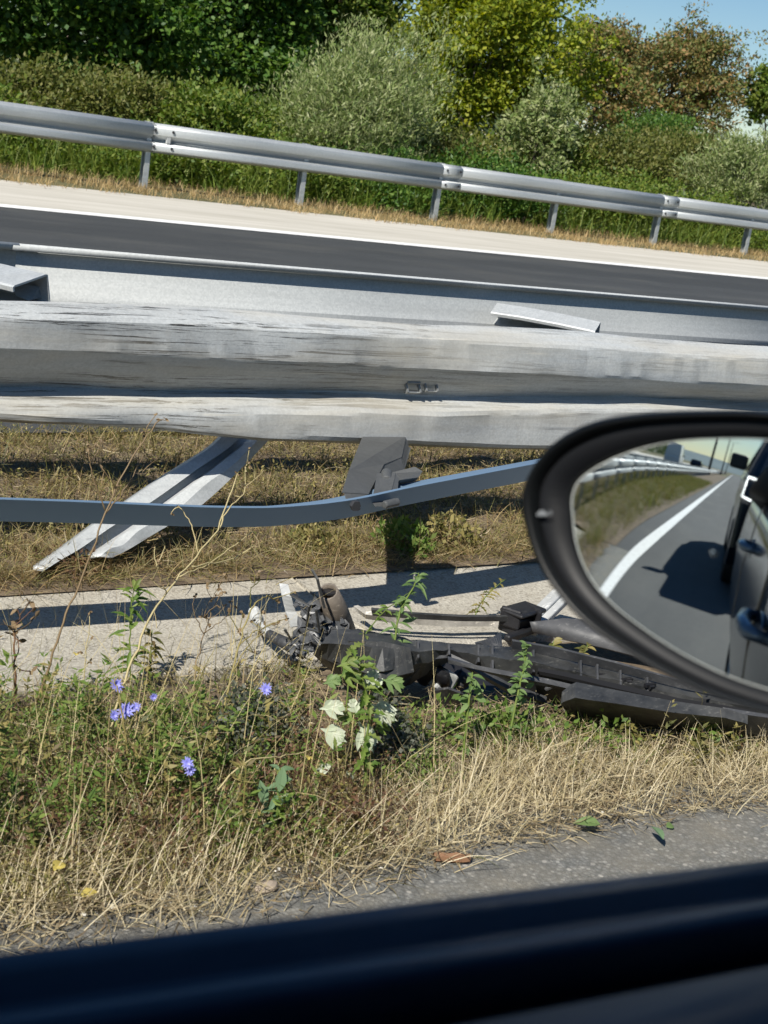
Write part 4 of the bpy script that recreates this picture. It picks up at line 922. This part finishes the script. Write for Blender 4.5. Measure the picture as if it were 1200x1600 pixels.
def clumps(cent, per, L, W, leanm, azm, azs, spread=.03, curl=.6):
    n = len(cent); c = rng.poisson(per, n)+2; ix = np.repeat(np.arange(n), c); k = len(ix)
    P = cent[ix]+np.stack([rng.normal(0, spread, k), rng.normal(0, spread, k), np.zeros(k)], -1); P[:, 2] = gz(P[:, 0], P[:, 1])-.004
    sc = U(.6, 1.3, n)[ix]; az0 = rng.normal(azm, azs*.6, n)[ix]
    return blades(P, L*sc*U(.4, 1.2, k), W*U(.6, 1.3, k), az0+rng.normal(0, azs, k), np.abs(rng.normal(leanm, .28, k)), rng.normal(curl, .5, k))
def flat(P, L, W):
    n = len(P); return blades(P+np.array([0, 0, .006])+np.stack([np.zeros(n), np.zeros(n), U(0, .03, n)], -1), L*U(.3, 1.3, n), W*U(.6, 1.4, n), U(0, 6.28, n), U(1.2, 1.75, n), rng.normal(0, .7, n), 3)
def smallleaves(P, h, n, leaf, asp, up=.4):
    ix = rng.integers(0, len(P), n); Q = P[ix]+np.stack([rng.normal(0, .03, n), rng.normal(0, .03, n), U(0, 1, n)**1.2*h*U(.5, 1.1, len(P))[ix]], -1)
    D = unit(n)+np.array([0, -.2, up]); D /= np.linalg.norm(D, axis=1, keepdims=True)
    return leafquads(Q, leaf*U(.5, 1.4, n), D, unit(n)*.7+np.array([0, -.4, .8]), asp)
edge = lambda x: np.interp(x, [-700, 0, 300, 500, 800, 1000, 1200, 1900], [1590, 1455, 1425, 1385, 1305, 1275, 1245, 1150])
conc = lambda x: np.interp(x, [-700, 0, 430, 560, 900, 1200, 1900], [1120, 1075, 1060, 1105, 1130, 1150, 1130])
Bd = lambda a, c: (lambda x: (conc(x)+(edge(x)-conc(x))*a, conc(x)+(edge(x)-conc(x))*c))
AZ = 2.0     # most blades sweep away from the road and to the right-back
# near verge ---------------------------------------------------
P1, _, _ = groundpts(280, 560, 1900, 0, 0, Bd(.45, .95)); P2, _, _ = groundpts(120, -500, 560, 0, 0, Bd(.68, 1.0)); P3, _, _ = groundpts(80, -500, 560, 0, 0, Bd(.12, .7))
P3b, _, _ = groundpts(150, 560, 1600, 0, 0, Bd(.34, .6))
stuff('dry_grass', [clumps(P1, 20, .135, .0025, .95, .75, .75, .035), clumps(P2, 17, .15, .0023, .95, .7, .6, .03), clumps(P3, 10, .15, .002, .8, 1.0, 1.5, .03), clumps(P3b, 15, .09, .0024, 1.0, .9, 1.3, .045)], M['straw'], 'tufts of dry straw coloured grass between asphalt and gutter')
PL, _, _ = groundpts(10500, -500, 1800, 0, 0, Bd(-.1, 1.03), False); PL2, _, _ = groundpts(2600, -400, 1700, 0, 0, Bd(.9, 1.12))
PL2 = PL2[U(0, 1, len(PL2)) < .6]
PX, _, _ = groundpts(260, 440, 950, 0, 0, Bd(-.02, .35), False)
stuff('plant_litter', [flat(PL, .07, .0028), clumps(PX, 8, .05, .0024, 1.2, 1, 3, .04), flat(PL2, .04, .0026)], M['litter'], 'flattened dead stalks and litter on the verge soil')
PO, _, _ = groundpts(400, -500, 600, 0, 0, Bd(.14, .88)); PO2, _, _ = groundpts(80, 600, 1500, 0, 0, Bd(.15, .5))
stuff('olive_weeds', [clumps(PO, 15, .105, .0024, .85, 1.0, 2.4, .05, .9), clumps(PO2, 9, .08, .003, .6, 1.0, 1.5, .05, .8), smallleaves(PO, .10, 13000, .0105, .36), smallleaves(PO2, .06, 1600, .011, .4)], M['olive'], 'low olive coloured weeds on the verge')
PG1, _, _ = groundpts(60, -500, 130, 1100, 1340); PG2, _, _ = groundpts(30, 560, 670, 1120, 1230); PG3, _, _ = groundpts(30, 120, 480, 1110, 1240); PG4, _, _ = groundpts(22, 690, 1200, 1130, 1175); PG5, _, _ = groundpts(44, 80, 520, 1180, 1330)
PG = np.vstack([PG1, PG2, PG3, PG4, PG5])
stuff('green_weeds', [clumps(PG1, 16, .13, .004, .6, 1.0, 2.0, .05, .9), smallleaves(PG1, .13, 9000, .012, .32), smallleaves(PG2, .075, 2600, .012, .4), smallleaves(PG3, .10, 4200, .012, .36), smallleaves(PG4, .08, 1500, .018, .5), smallleaves(PG5, .08, 3600, .013, .4), clumps(PG4, 7, .12, .0035, .6, 1, 2, .05, .9)], M['green'], 'feathery green weeds in the verge, thickest at the left')
PP, _, _ = groundpts(90, 390, 610, 1160, 1320); PP2, _, _ = groundpts(80, 20, 330, 1210, 1350)
stuff('dead_weeds', [clumps(PP, 16, .10, .0022, .7, 1, 3, .05, .8), smallleaves(PP, .09, 3000, .012, .4), clumps(PP2, 12, .10, .0022, .7, 1, 3, .05, .8), smallleaves(PP2, .08, 1600, .012, .4)], M['purple'], 'reddish brown dead weeds in the middle of the verge')
PS, _, _ = groundpts(9, 350, 420, 1120, 1210); PS2, _, _ = groundpts(8, 560, 640, 1120, 1200)
stuff('seedheads', [smallleaves(PS, .12, 2000, .011, .8), smallleaves(PS2, .10, 1300, .011, .8)], M['seed'], 'dark clustered seedheads among the weeds')
# thin wiry stems everywhere
PT_, _, _ = groundpts(430, -500, 700, 0, 0, Bd(-.1, .8)); k = len(PT_)
PT2, _, _ = groundpts(120, -300, 470, 965, 1070); k2 = len(PT2)
stuff('wiry_stems', [blades(PT_, U(.15, .38, k), np.full(k, .0022), U(0, 6.28, k), np.abs(rng.normal(.35, .25, k)), rng.normal(.4, .5, k), 6), blades(PT2, U(.1, .26, k2), np.full(k2, .002), U(0, 6.28, k2), np.abs(rng.normal(.35, .25, k2)), rng.normal(.4, .5, k2), 6)], M['stalk'], 'thin wiry dry stems standing above the weeds')
PC, _, _ = groundpts(170, -300, 480, 985, 1080)
stuff('gutter_weeds', [clumps(PC[:90], 9, .11, .0024, .6, 1, 2.5, .04, .7), smallleaves(PC[:110], .06, 800, .012, .4), flat(PC, .06, .0024)], M['olive'], 'thin weeds growing over the near edge of the concrete')
# upright leafy stems
def leafy_stems(P, H, per, L, Wd):
    n = len(P); h = H*U(.6, 1.3, n); ix = np.repeat(np.arange(n), per); k = len(ix); t_ = U(.15, 1, k); lean_ = rng.normal(0, .25, (n, 2))
    Q = P[ix]+np.stack([lean_[ix, 0]*t_*h[ix], lean_[ix, 1]*t_*h[ix], t_*h[ix]], -1); a = U(0, 6.28, k)
    D = np.stack([np.cos(a), np.sin(a), U(-.1, .9, k)], -1); D /= np.linalg.norm(D, axis=1, keepdims=True)
    V1 = leafquads(Q, L*U(.5, 1.2, k)*(1.15-.5*t_), D, np.tile([0, -.2, 1.], (k, 1))+rng.normal(0, .25, (k, 3)), Wd)
    V2 = blades(P, h, np.full(n, .004), np.arctan2(lean_[:, 1], lean_[:, 0]), np.linalg.norm(lean_, axis=1), np.zeros(n), 4)
    return [V1, V2]
PV = np.vstack([groundpts(54, -400, 140, 1115, 1340)[0], groundpts(24, 140, 470, 1130, 1310)[0]]); PV2 = np.vstack([groundpts(46, -300, 470, 1110, 1330)[0], groundpts(12, 1000, 1250, 1165, 1200)[0]])
stuff('leafy_stems', leafy_stems(PV, .15, 22, .036, .3), M['green'], 'upright leafy green weeds, thickest at the left of the verge')
stuff('leafy_stems', leafy_stems(PV2, .14, 18, .032, .3), M['olive'], 'upright olive weeds mixed through the verge')
# pebbles
def pebbles():
    Pg, _, _ = groundpts(1300, -500, 1800, 0, 0, Bd(.84, 1.14)); n = len(Pg); r = .0032*np.exp(rng.normal(0, .45, n)); r = np.clip(r, .0015, .011)
    base = np.array([[1, 0, 0], [-.5, .87, 0], [-.5, -.87, 0], [.5, .5, .6], [-.6, .3, .6], [.2, -.6, .55]]); V = (base[None]*U(.7, 1.3, (n, 6, 1))*r[:, None, None]+Pg[:, None, :]+np.array([0, 0, .004]))
    f0 = np.array([[0, 1, 3], [1, 4, 3], [1, 2, 4], [2, 5, 4], [2, 0, 5], [0, 3, 5], [3, 4, 5]]); f = (np.arange(n)[:, None, None]*6+f0[None]).reshape(-1, 3)
    tag(link('gravel', mesh_np(V.reshape(-1, 3), [f]), M['stone']), 'pale grit strewn along the asphalt edge', 'gravel', kind='stuff')
pebbles()
# median ---------------------------------------------------------
def medpts(n, x0, x1, y0, y1):
    P = np.stack([U(x0, x1, n), U(y0, y1, n), np.zeros(n)], -1); P[:, 2] = gz(P[:, 0], P[:, 1]); return P
Q1 = medpts(2300, .2, 6, 3.29, 4.9); Q1 = np.vstack([Q1, medpts(620, .2, 6, 3.265, 3.5)]); Q2 = medpts(380, 6, 12, 3.27, 4.75)
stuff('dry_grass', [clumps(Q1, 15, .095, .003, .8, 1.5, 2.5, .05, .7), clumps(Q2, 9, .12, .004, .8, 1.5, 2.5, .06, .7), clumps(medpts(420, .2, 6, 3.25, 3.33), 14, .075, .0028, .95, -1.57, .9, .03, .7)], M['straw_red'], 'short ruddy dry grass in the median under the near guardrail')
stuff('plant_litter', [flat(medpts(12000, .2, 6, 3.26, 4.8), .06, .003)], M['litter'], 'dead grass litter on the median soil')
Q3 = medpts(900, .2, 7, 3.4, 4.95)
stuff('median_weeds', [clumps(Q3, 9, .12, .0035, .6, 1.5, 3, .05, .8), smallleaves(Q3, .11, 15000, .013, .45)], M['olive'], 'olive weeds in the median behind the strap')
Q4 = np.stack([U(-45, .2, 3200), U(1.88, 4.8, 3200), np.full(3200, .02)], -1); Q4 = Q4[(Q4[:, 1] < 2.6) | (Q4[:, 1] > 3.28) | (Q4[:, 0] < -6.3)]
def simple_clumps(c, per, L, W):
    n = rng.poisson(per, len(c))+1; ix = np.repeat(np.arange(len(c)), n); k = len(ix); P = c[ix]+np.stack([rng.normal(0, .07, k), rng.normal(0, .07, k), np.zeros(k)], -1)
    return blades(P, L*U(.5, 1.3, k), W*U(.7, 1.4, k), U(0, 6.28, k), np.abs(rng.normal(.5, .3, k)), rng.normal(.5, .4, k), 3)
stuff('roadside_weeds', [simple_clumps(Q4, 9, .24, .008)], M['leaf_olive'], 'olive weeds along the road behind, seen in the mirror')
stuff('dry_roadside_grass', [simple_clumps(Q4[::2]+np.array([.1, .05, 0]), 8, .22, .008)], M['straw_red'], 'dry grass along the road behind, seen in the mirror')
# far verge strip
n = 2600; Q5 = np.stack([U(2, 34, n), U(13.8, 15.3, n), np.zeros(n)], -1); Q5[:, 2] = fz(Q5[:, 1]); Q5[:, 1] += yoff(Q5[:, 0])
stuff('dry_grass', [simple_clumps(Q5, 11, .10, .007)], M['straw_far'], 'strip of dry tan grass at the foot of the far guardrail')
n = 700; Q6 = np.stack([U(2, 34, n), U(14.9, 16.2, n), np.zeros(n)], -1); Q6[:, 2] = fz(Q6[:, 1]); Q6[:, 1] += yoff(Q6[:, 0])
stuff('green_undergrowth', [simple_clumps(Q6, 14, .45, .014)], M['leaf_mid'], 'green undergrowth right behind the far guardrail posts')

# ------------------------------------------------------------------ plants one can point at
def stemplant(name, label, cat, base, stems, m_stem, leaves=None, m_leaf=None, group=None):
    """stems: list of (points, r0, r1)"""
    t = empty(name, tuple(base), label, cat, group); b = MB()
    for pts, r0, r1 in stems: b.tube([np.array(p)-base for p in pts], [r0, r1], 5)
    b.build('stem', m_stem, t, smooth=True)
    return t
def sub(pts, n=6, wob=.004):
    P = np.array(pts, float); s = np.linspace(0, 1, len(P)); q = np.linspace(0, 1, n*len(P)); Q = np.stack([np.interp(q, s, P[:, i]) for i in range(3)], -1)
    for _ in range(3): Q[1:-1] = (Q[:-2]+2*Q[1:-1]+Q[2:])/4
    return Q+rng.normal(0, wob*.35, Q.shape)
def ipts(pts, y0, y1):
    ys = np.linspace(y0, y1, len(pts)); return np.array([at(px, py, y=y) for (px, py), y in zip(pts, ys)])
def buds(t, base, P, r, m, name='seed_head'):
    b = MB()
    for p in P:
        for _ in range(3):
            d = unit(1)[0]; b.leaf(p-base, d, unit(1)[0], r*U(.7, 1.6), r*.9, droop=0)
    tag(b.build(name, m, t), kind='stuff')
def dry_stalk(label, pts, y0, y1, branches, r=.0022, m='stalk', bud=.008, twig=10):
    Pn = ipts(pts, y0, y1); Pn[0, 2] = gz(Pn[0, 0], Pn[0, 1])-.01; base = Pn[0].copy(); main = sub(Pn)
    st = [(main, r, r*.5)]; ends = [main[-1]]
    for bp in branches:
        B = ipts(bp, y0*.2+y1*.8, y1); st.append((sub(B, 5), r*.6, r*.3)); ends.append(B[-1])
    for _ in range(twig):
        s, rr, _r = st[rng.integers(len(st))]; i = rng.integers(len(s)//2, len(s)); e = s[i]+unit(1)[0]*U(.015, .05)+np.array([0, 0, .02]); st.append((sub([s[i], (s[i]+e)/2+rng.normal(0, .004, 3), e], 3, .001), r*.45, r*.3)); ends.append(e)
    t = stemplant('dry_stalk', label, 'weed', base, st, M[m]); buds(t, base, ends, bud, M['stalk_brown'])
dry_stalk('tall bare stalk at the left crossing strap and rail', [(52, 1090), (88, 1000), (128, 905), (165, 800), (205, 715), (250, 655)], 2.50, 2.62, [[(165, 800), (140, 730), (140, 695)], [(165, 800), (200, 760), (228, 700), (222, 680)]], .0028, 'stalk_brown', .007)
dry_stalk('long pale stalk leaning right from the weeds up past the strap', [(155, 1210), (190, 1080), (232, 965), (280, 900), (340, 830), (372, 740)], 2.3, 2.7, [[(280, 900), (330, 880), (395, 830)], [(310, 865), (300, 820), (278, 790)], [(340, 830), (355, 795), (385, 770), (382, 728)], [(300, 885), (360, 875), (400, 850)]], .003, 'stalk', .007, 18)
dry_stalk('leaning greenish stalk with seed buds left of the bumper', [(345, 1160), (352, 1090), (372, 1010), (392, 950), (418, 928), (432, 940)], 2.28, 2.5, [[(372, 1010), (400, 985), (432, 975)], [(392, 950), (390, 925), (402, 905)], [(360, 1060), (385, 1010), (408, 990)]], .0026, 'olive', .009, 14)
dry_stalk('thin forked dry stalk beside the left end of the bumper', [(300, 1120), (305, 1050), (318, 990), (335, 945), (350, 925)], 2.5, 2.65, [[(318, 990), (300, 950), (305, 930)], [(318, 990), (345, 970), (358, 960)]], .002, 'stalk_brown', .008, 12)
dry_stalk('upright rusty seed spike by the left edge', [(26, 1100), (24, 1040), (22, 980)], 2.5, 2.55, [], .0035, 'purple', .012, 10)
dry_stalk('long straw stalk lying across the lower left weeds', [(5, 1240), (90, 1215), (170, 1160), (250, 1095)], 2.1, 2.3, [], .002, 'stalk', .006, 2)
dry_stalk('arched pale stem lying over the weeds near the middle', [(300, 1190), (380, 1187), (450, 1182), (490, 1170)], 2.0, 2.05, [], .002, 'stalk', .004, 0)
dry_stalk('thin upright stalk in front of the shaded gutter at the left', [(120, 1130), (132, 1050), (140, 960)], 2.4, 2.45, [], .0016, 'stalk', .006, 3)
dry_stalk('grey brown stalk rising from the straw below the bumper', [(662, 1250), (660, 1180), (661, 1110)], 2.1, 2.15, [], .0018, 'stalk_brown', .006, 2)
# chicory
def chicory(label, pts, y0, y1, flowers):
    Pn = ipts(pts, y0, y1); Pn[0, 2] = gz(Pn[0, 0], Pn[0, 1])-.01; base = Pn[0].copy(); main = sub(Pn); st = [(main, .0022, .0013)]; fl = []
    for px, py, r in flowers:
        p = at(px, py, y=y1); j = np.argmin(np.linalg.norm(main-p, axis=1)); j = max(0, j-4); st.append((sub([main[j], (main[j]+p)/2+np.array([0, 0, -.004]), p], 4, .001), .0013, .001)); fl.append((p, r))
    t = stemplant('chicory', label, 'flower', base, st, M['olive'])
    for p, r in fl:
        b = MB(); face = _n(np.array([-.35, -1, .55])+rng.normal(0, .25, 3)); e1 = _n(np.cross(face, [0, 0, 1])); e2 = np.cross(face, e1)
        for ring, k, rr, tl in ((0, 12, 1., .25), (1, 8, .62, .55)):
            for i in range(k):
                a = 6.283*(i+U(-.25, .25))/k; d = e1*math.cos(a)+e2*math.sin(a)+face*tl; b.leaf(p-base+face*.001*ring, d, face, r*rr*U(.85, 1.1), r*.34, .1, 'oval', 0)
        b.build('flower', M['chicory'], t)
chicory('chicory with one blue flower above a pair, left of the tall leaning stalk', [(200, 1215), (196, 1150), (186, 1090), (180, 1060)], 2.18, 2.22, [(181, 1071, .016), (178, 1118, .012), (196, 1110, .018), (212, 1105, .011)])
chicory('chicory with a single blue flower left of the bumper end', [(425, 1170), (420, 1120), (415, 1085)], 2.23, 2.20, [(415, 1077, .0145)])
chicory('chicory with a small blue flower low in the weeds', [(300, 1270), (298, 1225), (295, 1200)], 1.98, 1.94, [(293, 1192, .012), (297, 1203, .011)])
chicory('chicory with one faint small flower at the gutter edge', [(246, 1150), (242, 1115), (240, 1092)], 2.28, 2.25, [(240, 1089, .009)])
# mugwort with pale leaf undersides
def leafy(name, label, cat, pts, y0, y1, lv, m_leaf, m_stem='green', r=.003, extra=0, lsize=.035, shape='lance', asp=.4, xm=None):
    Pn = ipts(pts, y0, y1); Pn[0, 2] = gz(Pn[0, 0], Pn[0, 1])-.01; base = Pn[0].copy(); main = sub(Pn, 6, .002)
    t = stemplant(name, label, cat, base, [(main, r, r*.5)], M[m_stem])
    for px, py, ang, L, W_2, mm, sh in lv:
        p = at(px, py, y=y1-.02); b = MB(); right = _n(RW @ np.array([1, 0, 0])); upv = _n(RW @ np.array([0, -1, 0])); a = math.radians(ang)
        d = right*math.cos(a)+upv*math.sin(a); nn = _n(np.array([-.5, -.75, .6])+rng.normal(0, .2, 3))
        if sh == 'lobed':
            sdv = np.cross(nn, d); b0 = p-base-d*L*.5
            b.leaf(b0, d, nn, L, W_2*.42, .14, 'lance', .15)
            for s_, u_, q_, l_ in ((1, .18, .75, .6), (-1, .18, .75, .6), (1, .42, .6, .5), (-1, .45, .6, .52), (1, .64, .5, .32), (-1, .66, .5, .3)):
                b.leaf(b0+d*L*u_, d*math.cos(q_)+sdv*s_*math.sin(q_), nn+rng.normal(0, .12, 3), L*l_*U(.85, 1.1), W_2*.44, .14, 'lance', .2)
        else: b.leaf(p-base-d*L*.5, d, nn, L, W_2, .12, sh, .1)
        b.build('leaf', M[mm], t)
        b = MB(); j = np.argmin(np.linalg.norm(main-(p-d*L*.5), axis=1)); b.tube([main[j]-base, p-base-d*L*.48], [.0014, .001], 4)
    if extra:
        b = MB()
        for i in range(extra):
            s = main[int(U(.15, 1)*(len(main)-1))]; d = unit(1)[0]*np.array([1, 1, .5])+np.array([0, 0, .35]); b.leaf(s-base, d, [0, -.4, 1], lsize*U(.6, 1.3), lsize*asp, .15, shape, .4)
        b.build('foliage', M[xm] if xm else m_leaf, t)
    return t
leafy('mugwort', 'green weed with pale whitish lobed leaves in front of the bumper', 'weed', [(575, 1240), (570, 1170), (580, 1110), (560, 1040), (548, 1010)], 2.0, 2.08,
      [(520, 1104, 10, 0.0525, 0.0319, 'pale_leaf', 'lobed'), (553, 1103, 110, 0.0400, 0.0232, 'pale_leaf', 'lobed'), (600, 1110, -25, 0.0625, 0.0377, 'pale_leaf', 'lobed'), (583, 1063, 100, 0.0562, 0.0319, 'pale_leaf', 'lobed'), (522, 1146, -20, 0.0562, 0.0348, 'pale_leaf', 'lobed'), (573, 1150, -60, 0.0600, 0.0377, 'pale_leaf', 'lobed'), (520, 1063, 20, .04, .022, 'mint', 'lobed'), (548, 1055, 0, .05, .024, 'green', 'lobed'), (615, 1065, -10, .05, .022, 'mint', 'lobed'), (545, 1035, 20, .05, .02, 'green', 'lobed'), (598, 1135, 20, .04, .02, 'green', 'lobed'), (540, 1120, 160, .04, .02, 'green', 'lobed'), (505, 1200, 30, 0.0375, 0.0232, 'pale_leaf', 'oval'), (548, 1208, 80, 0.0325, 0.0203, 'pale_leaf', 'oval')], M['green'], extra=34, lsize=.04, shape='lobed', asp=.45)
leafy('green_sprig', 'tall slender green sprig standing in front of the bumper', 'weed', [(618, 1075), (615, 1020), (622, 960), (650, 910), (655, 895)], 2.3, 2.42, [(620, 1020, 0, .05, .016, 'mint', 'oval'), (640, 968, 20, .04, .014, 'mint', 'lance')], M['green'], extra=46, lsize=.036, shape='lance', asp=.28, xm='mint')
leafy('green_sprig', 'second slender sprig left of the tall one, with narrow leaves', 'weed', [(545, 1075), (552, 1020), (575, 985), (600, 955), (640, 925)], 2.3, 2.45, [(525, 1062, 170, .04, .02, 'mint', 'oval')], M['green'], extra=30, lsize=.03, shape='lance', asp=.3, xm='green', r=.002)
leafy('oval_leaved_weed', 'upright weed with long blue green oval leaves at the asphalt edge', 'weed', [(430, 1335), (432, 1290), (434, 1240), (438, 1200)], 1.9, 1.97,
      [(411, 1238, 100, .055, .02, 'bluegreen', 'oval'), (440, 1216, 80, .05, .022, 'bluegreen', 'oval'), (446, 1320, 20, .04, .018, 'bluegreen', 'oval'), (420, 1292, 95, .05, .02, 'mint', 'oval'), (446, 1280, 50, .045, .018, 'bluegreen', 'oval'), (425, 1265, 60, .04, .015, 'mint', 'oval'), (440, 1245, 30, .035, .013, 'bluegreen', 'lance')], M['bluegreen'], extra=16, lsize=.035, shape='oval', asp=.35)
leafy('mint_weed', 'mint like weed with a lilac spike climbing over the bumper', 'weed', [(800, 1130), (808, 1085), (820, 1040), (822, 1005)], 2.05, 2.17, [(800, 1080, 150, .024, .016, 'mint', 'oval'), (815, 1095, 200, .026, .016, 'mint', 'oval'), (800, 1106, 230, .024, .016, 'mint', 'oval'), (828, 1070, 30, .024, .014, 'mint', 'oval')], M['mint'], extra=46, lsize=.024, shape='oval', asp=.5)
leafy('mint_weed', 'small leafy weed in front of the broken lamp opening', 'weed', [(735, 1135), (733, 1090), (738, 1050)], 2.05, 2.12, [(748, 1080, 20, .024, .015, 'mint', 'oval'), (725, 1095, 160, .024, .015, 'mint', 'oval'), (752, 1092, -20, .024, .015, 'mint', 'oval')], M['mint'], extra=26, lsize=.024, shape='oval', asp=.5)
leafy('leafy_weed', 'pale leafy weed growing up through the gap behind the bumper', 'weed', [(905, 1040), (910, 1025), (918, 1008)], 2.42, 2.45, [], M['olive'], extra=26, lsize=.03, shape='oval', asp=.5, xm='olive')
leafy('leafy_weed', 'yellowish leafy weed beside the grey panel of the bumper', 'weed', [(862, 1025), (864, 1012), (866, 1000)], 2.42, 2.45, [], M['olive'], extra=22, lsize=.028, shape='oval', asp=.5, xm='olive')
leafy('leafy_weed', 'drooping weed under the right half of the bumper', 'weed', [(1000, 1175), (990, 1150), (975, 1130)], 1.98, 2.02, [], M['mint'], extra=20, lsize=.026, shape='oval', asp=.45, xm='olive')
leafy('ragged_weed', 'feathery weed standing in front of the shaded strip of gutter', 'weed', [(205, 1080), (203, 1010), (205, 950), (210, 915)], 2.6, 2.66, [], M['green'], extra=44, lsize=.045, shape='lance', asp=.22, xm='green', r=.002)
leafy('ragged_weed', 'dark feathery weed behind the leaning stalk over the gutter', 'weed', [(232, 1080), (236, 1030), (238, 985)], 2.62, 2.66, [], M['green'], extra=30, lsize=.04, shape='lance', asp=.25, xm='olive', r=.002)
leafy('ragged_weed', 'pale dry thistle like weed in front of the gutter shadow at the right', 'weed', [(735, 990), (745, 950), (765, 925), (790, 905)], 2.78, 2.85, [], M['olive'], extra=30, lsize=.03, shape='lobed', asp=.4, xm='olive', r=.002)
def bushlet(label, px, py, y, rx, rz, m, n, leaf):
    p = at(px, py, y=y); base = np.array([p[0], p[1], .02]); t = empty('low_bush', tuple(base), label, 'weed')
    d = unit(n)*U(.2, 1, (n, 1))**.5*np.array([rx, rx, rz]); P = d+np.array([0, 0, p[2]-.02]); P[:, 2] = np.clip(P[:, 2], .005, None)
    V, f = leafquads(P, leaf*U(.6, 1.3, n), unit(n)+np.array([0, 0, .3]), unit(n)+np.array([0, -.4, .8]), .55); link('foliage', mesh_np(V, [f]), m, t)
    b = MB()
    for i in range(14): e = P[rng.integers(n)]; b.tube([(0, 0, 0), e*.5+np.array([0, 0, .02]), e], [.003, .001], 4)
    b.build('stem', M['stalk_brown'], t)
bushlet('low green bush at the gutter edge below the hanging strap', 628, 850, 3.36, .10, .08, M['green'], 900, .022)
bushlet('straggly olive bush right of the green one at the gutter edge', 700, 845, 3.4, .12, .09, M['olive'], 800, .02)
bushlet('little olive tuft under the strap left of the sheared post', 490, 850, 3.42, .09, .05, M['olive'], 450, .02)
bushlet('dark tuft at the foot of the leaning post', 110, 885, 3.35, .1, .05, M['purple'], 500, .016)
# small things on the ground
def ground_leaf(label, px, py, z, L, Wd, ang, m, shape='oval', name='fallen_leaf'):
    p = at(px, py, z=z); b = MB(); a = math.radians(ang); b.leaf((-.5*L*math.cos(a), -.5*L*math.sin(a), 0), (math.cos(a), math.sin(a), .25), (-.1, -.5, .8), L, Wd, .2, shape, .3)
    o = b.build(name, m, None); o.location = p; tag(o, label, 'leaf')
ground_leaf('fresh green leaf lying on the asphalt edge at the right', 916, 1286, .03, .055, .024, 150, M['mint'])
ground_leaf('dark folded leaf on the asphalt, right of the fresh green one', 1026, 1300, .03, .06, .02, 70, M['bluegreen'])
ground_leaf('small flat green leaf on the asphalt at the far right', 1047, 1291, .012, .022, .016, 0, M['mint'])
ground_leaf('yellowed leaf in the straw at the lower left', 92, 1353, .05, .034, .022, 40, M['yellow'])
ground_leaf('curled tan yellow leaf above the asphalt edge', 140, 1396, .025, .034, .017, 10, M['yellow'])
ground_leaf('tiny yellow petal near the oval leaved weed', 482, 1184, .07, .02, .016, 60, M['yellow'])
ground_leaf('tiny yellow flower in front of the gutter shadow', 119, 1022, .12, .016, .014, 60, M['yellow'])
b = MB(); b.loft([[(x, y*(1-.15*abs(x)/.03), z) for y, z in ((-.008, 0), (-.007, .008), (0, .012+.002*math.sin(x*200)), (.007, .008), (.008, 0))] for x in np.linspace(-.034, .034, 9)])
o = b.build('bark_chip', M['bark_chip'], None, solid=.003); o.location = at(705, 1343, z=.01); o.rotation_euler.z = R_(-25); tag(o, 'rusty brown chip of bark on the asphalt edge', 'bark')
b = MB(); rows = []
for i in range(7):
    th = math.pi*i/6; rows.append([(.024*math.sin(th)*math.cos(a)*(1+.2*math.sin(2*a)), .016*math.sin(th)*math.sin(a), .009*math.cos(th)) for a in np.linspace(0, 6.283, 10, endpoint=False)])
b.loft(rows, close=True); o = b.build('stone', M['pink_stone'], None); o.location = at(416, 1386, z=.012); tag(o, 'flat tan stone on the gravel at the asphalt edge', 'stone')
for px, py, r, lb in ((273, 1418, .005, 'small white pebble, leftmost of the row by the straw'), (303, 1418, .0055, 'white pebble right of the leftmost one'), (315, 1424, .0045, 'white pebble at the right end of the small row')):
    b = MB(); rows = [[(r*math.sin(math.pi*i/5)*math.cos(a)*(1+.2*math.sin(3*a+px)), r*.8*math.sin(math.pi*i/5)*math.sin(a), r*.6*math.cos(math.pi*i/5)) for a in np.linspace(0, 6.283, 8, endpoint=False)] for i in range(6)]
    b.loft(rows, close=True); o = b.build('pebble', M['pink_stone'] if 0 else M['stone'], None); o.location = at(px, py, z=.006); tag(o, lb, 'pebble')
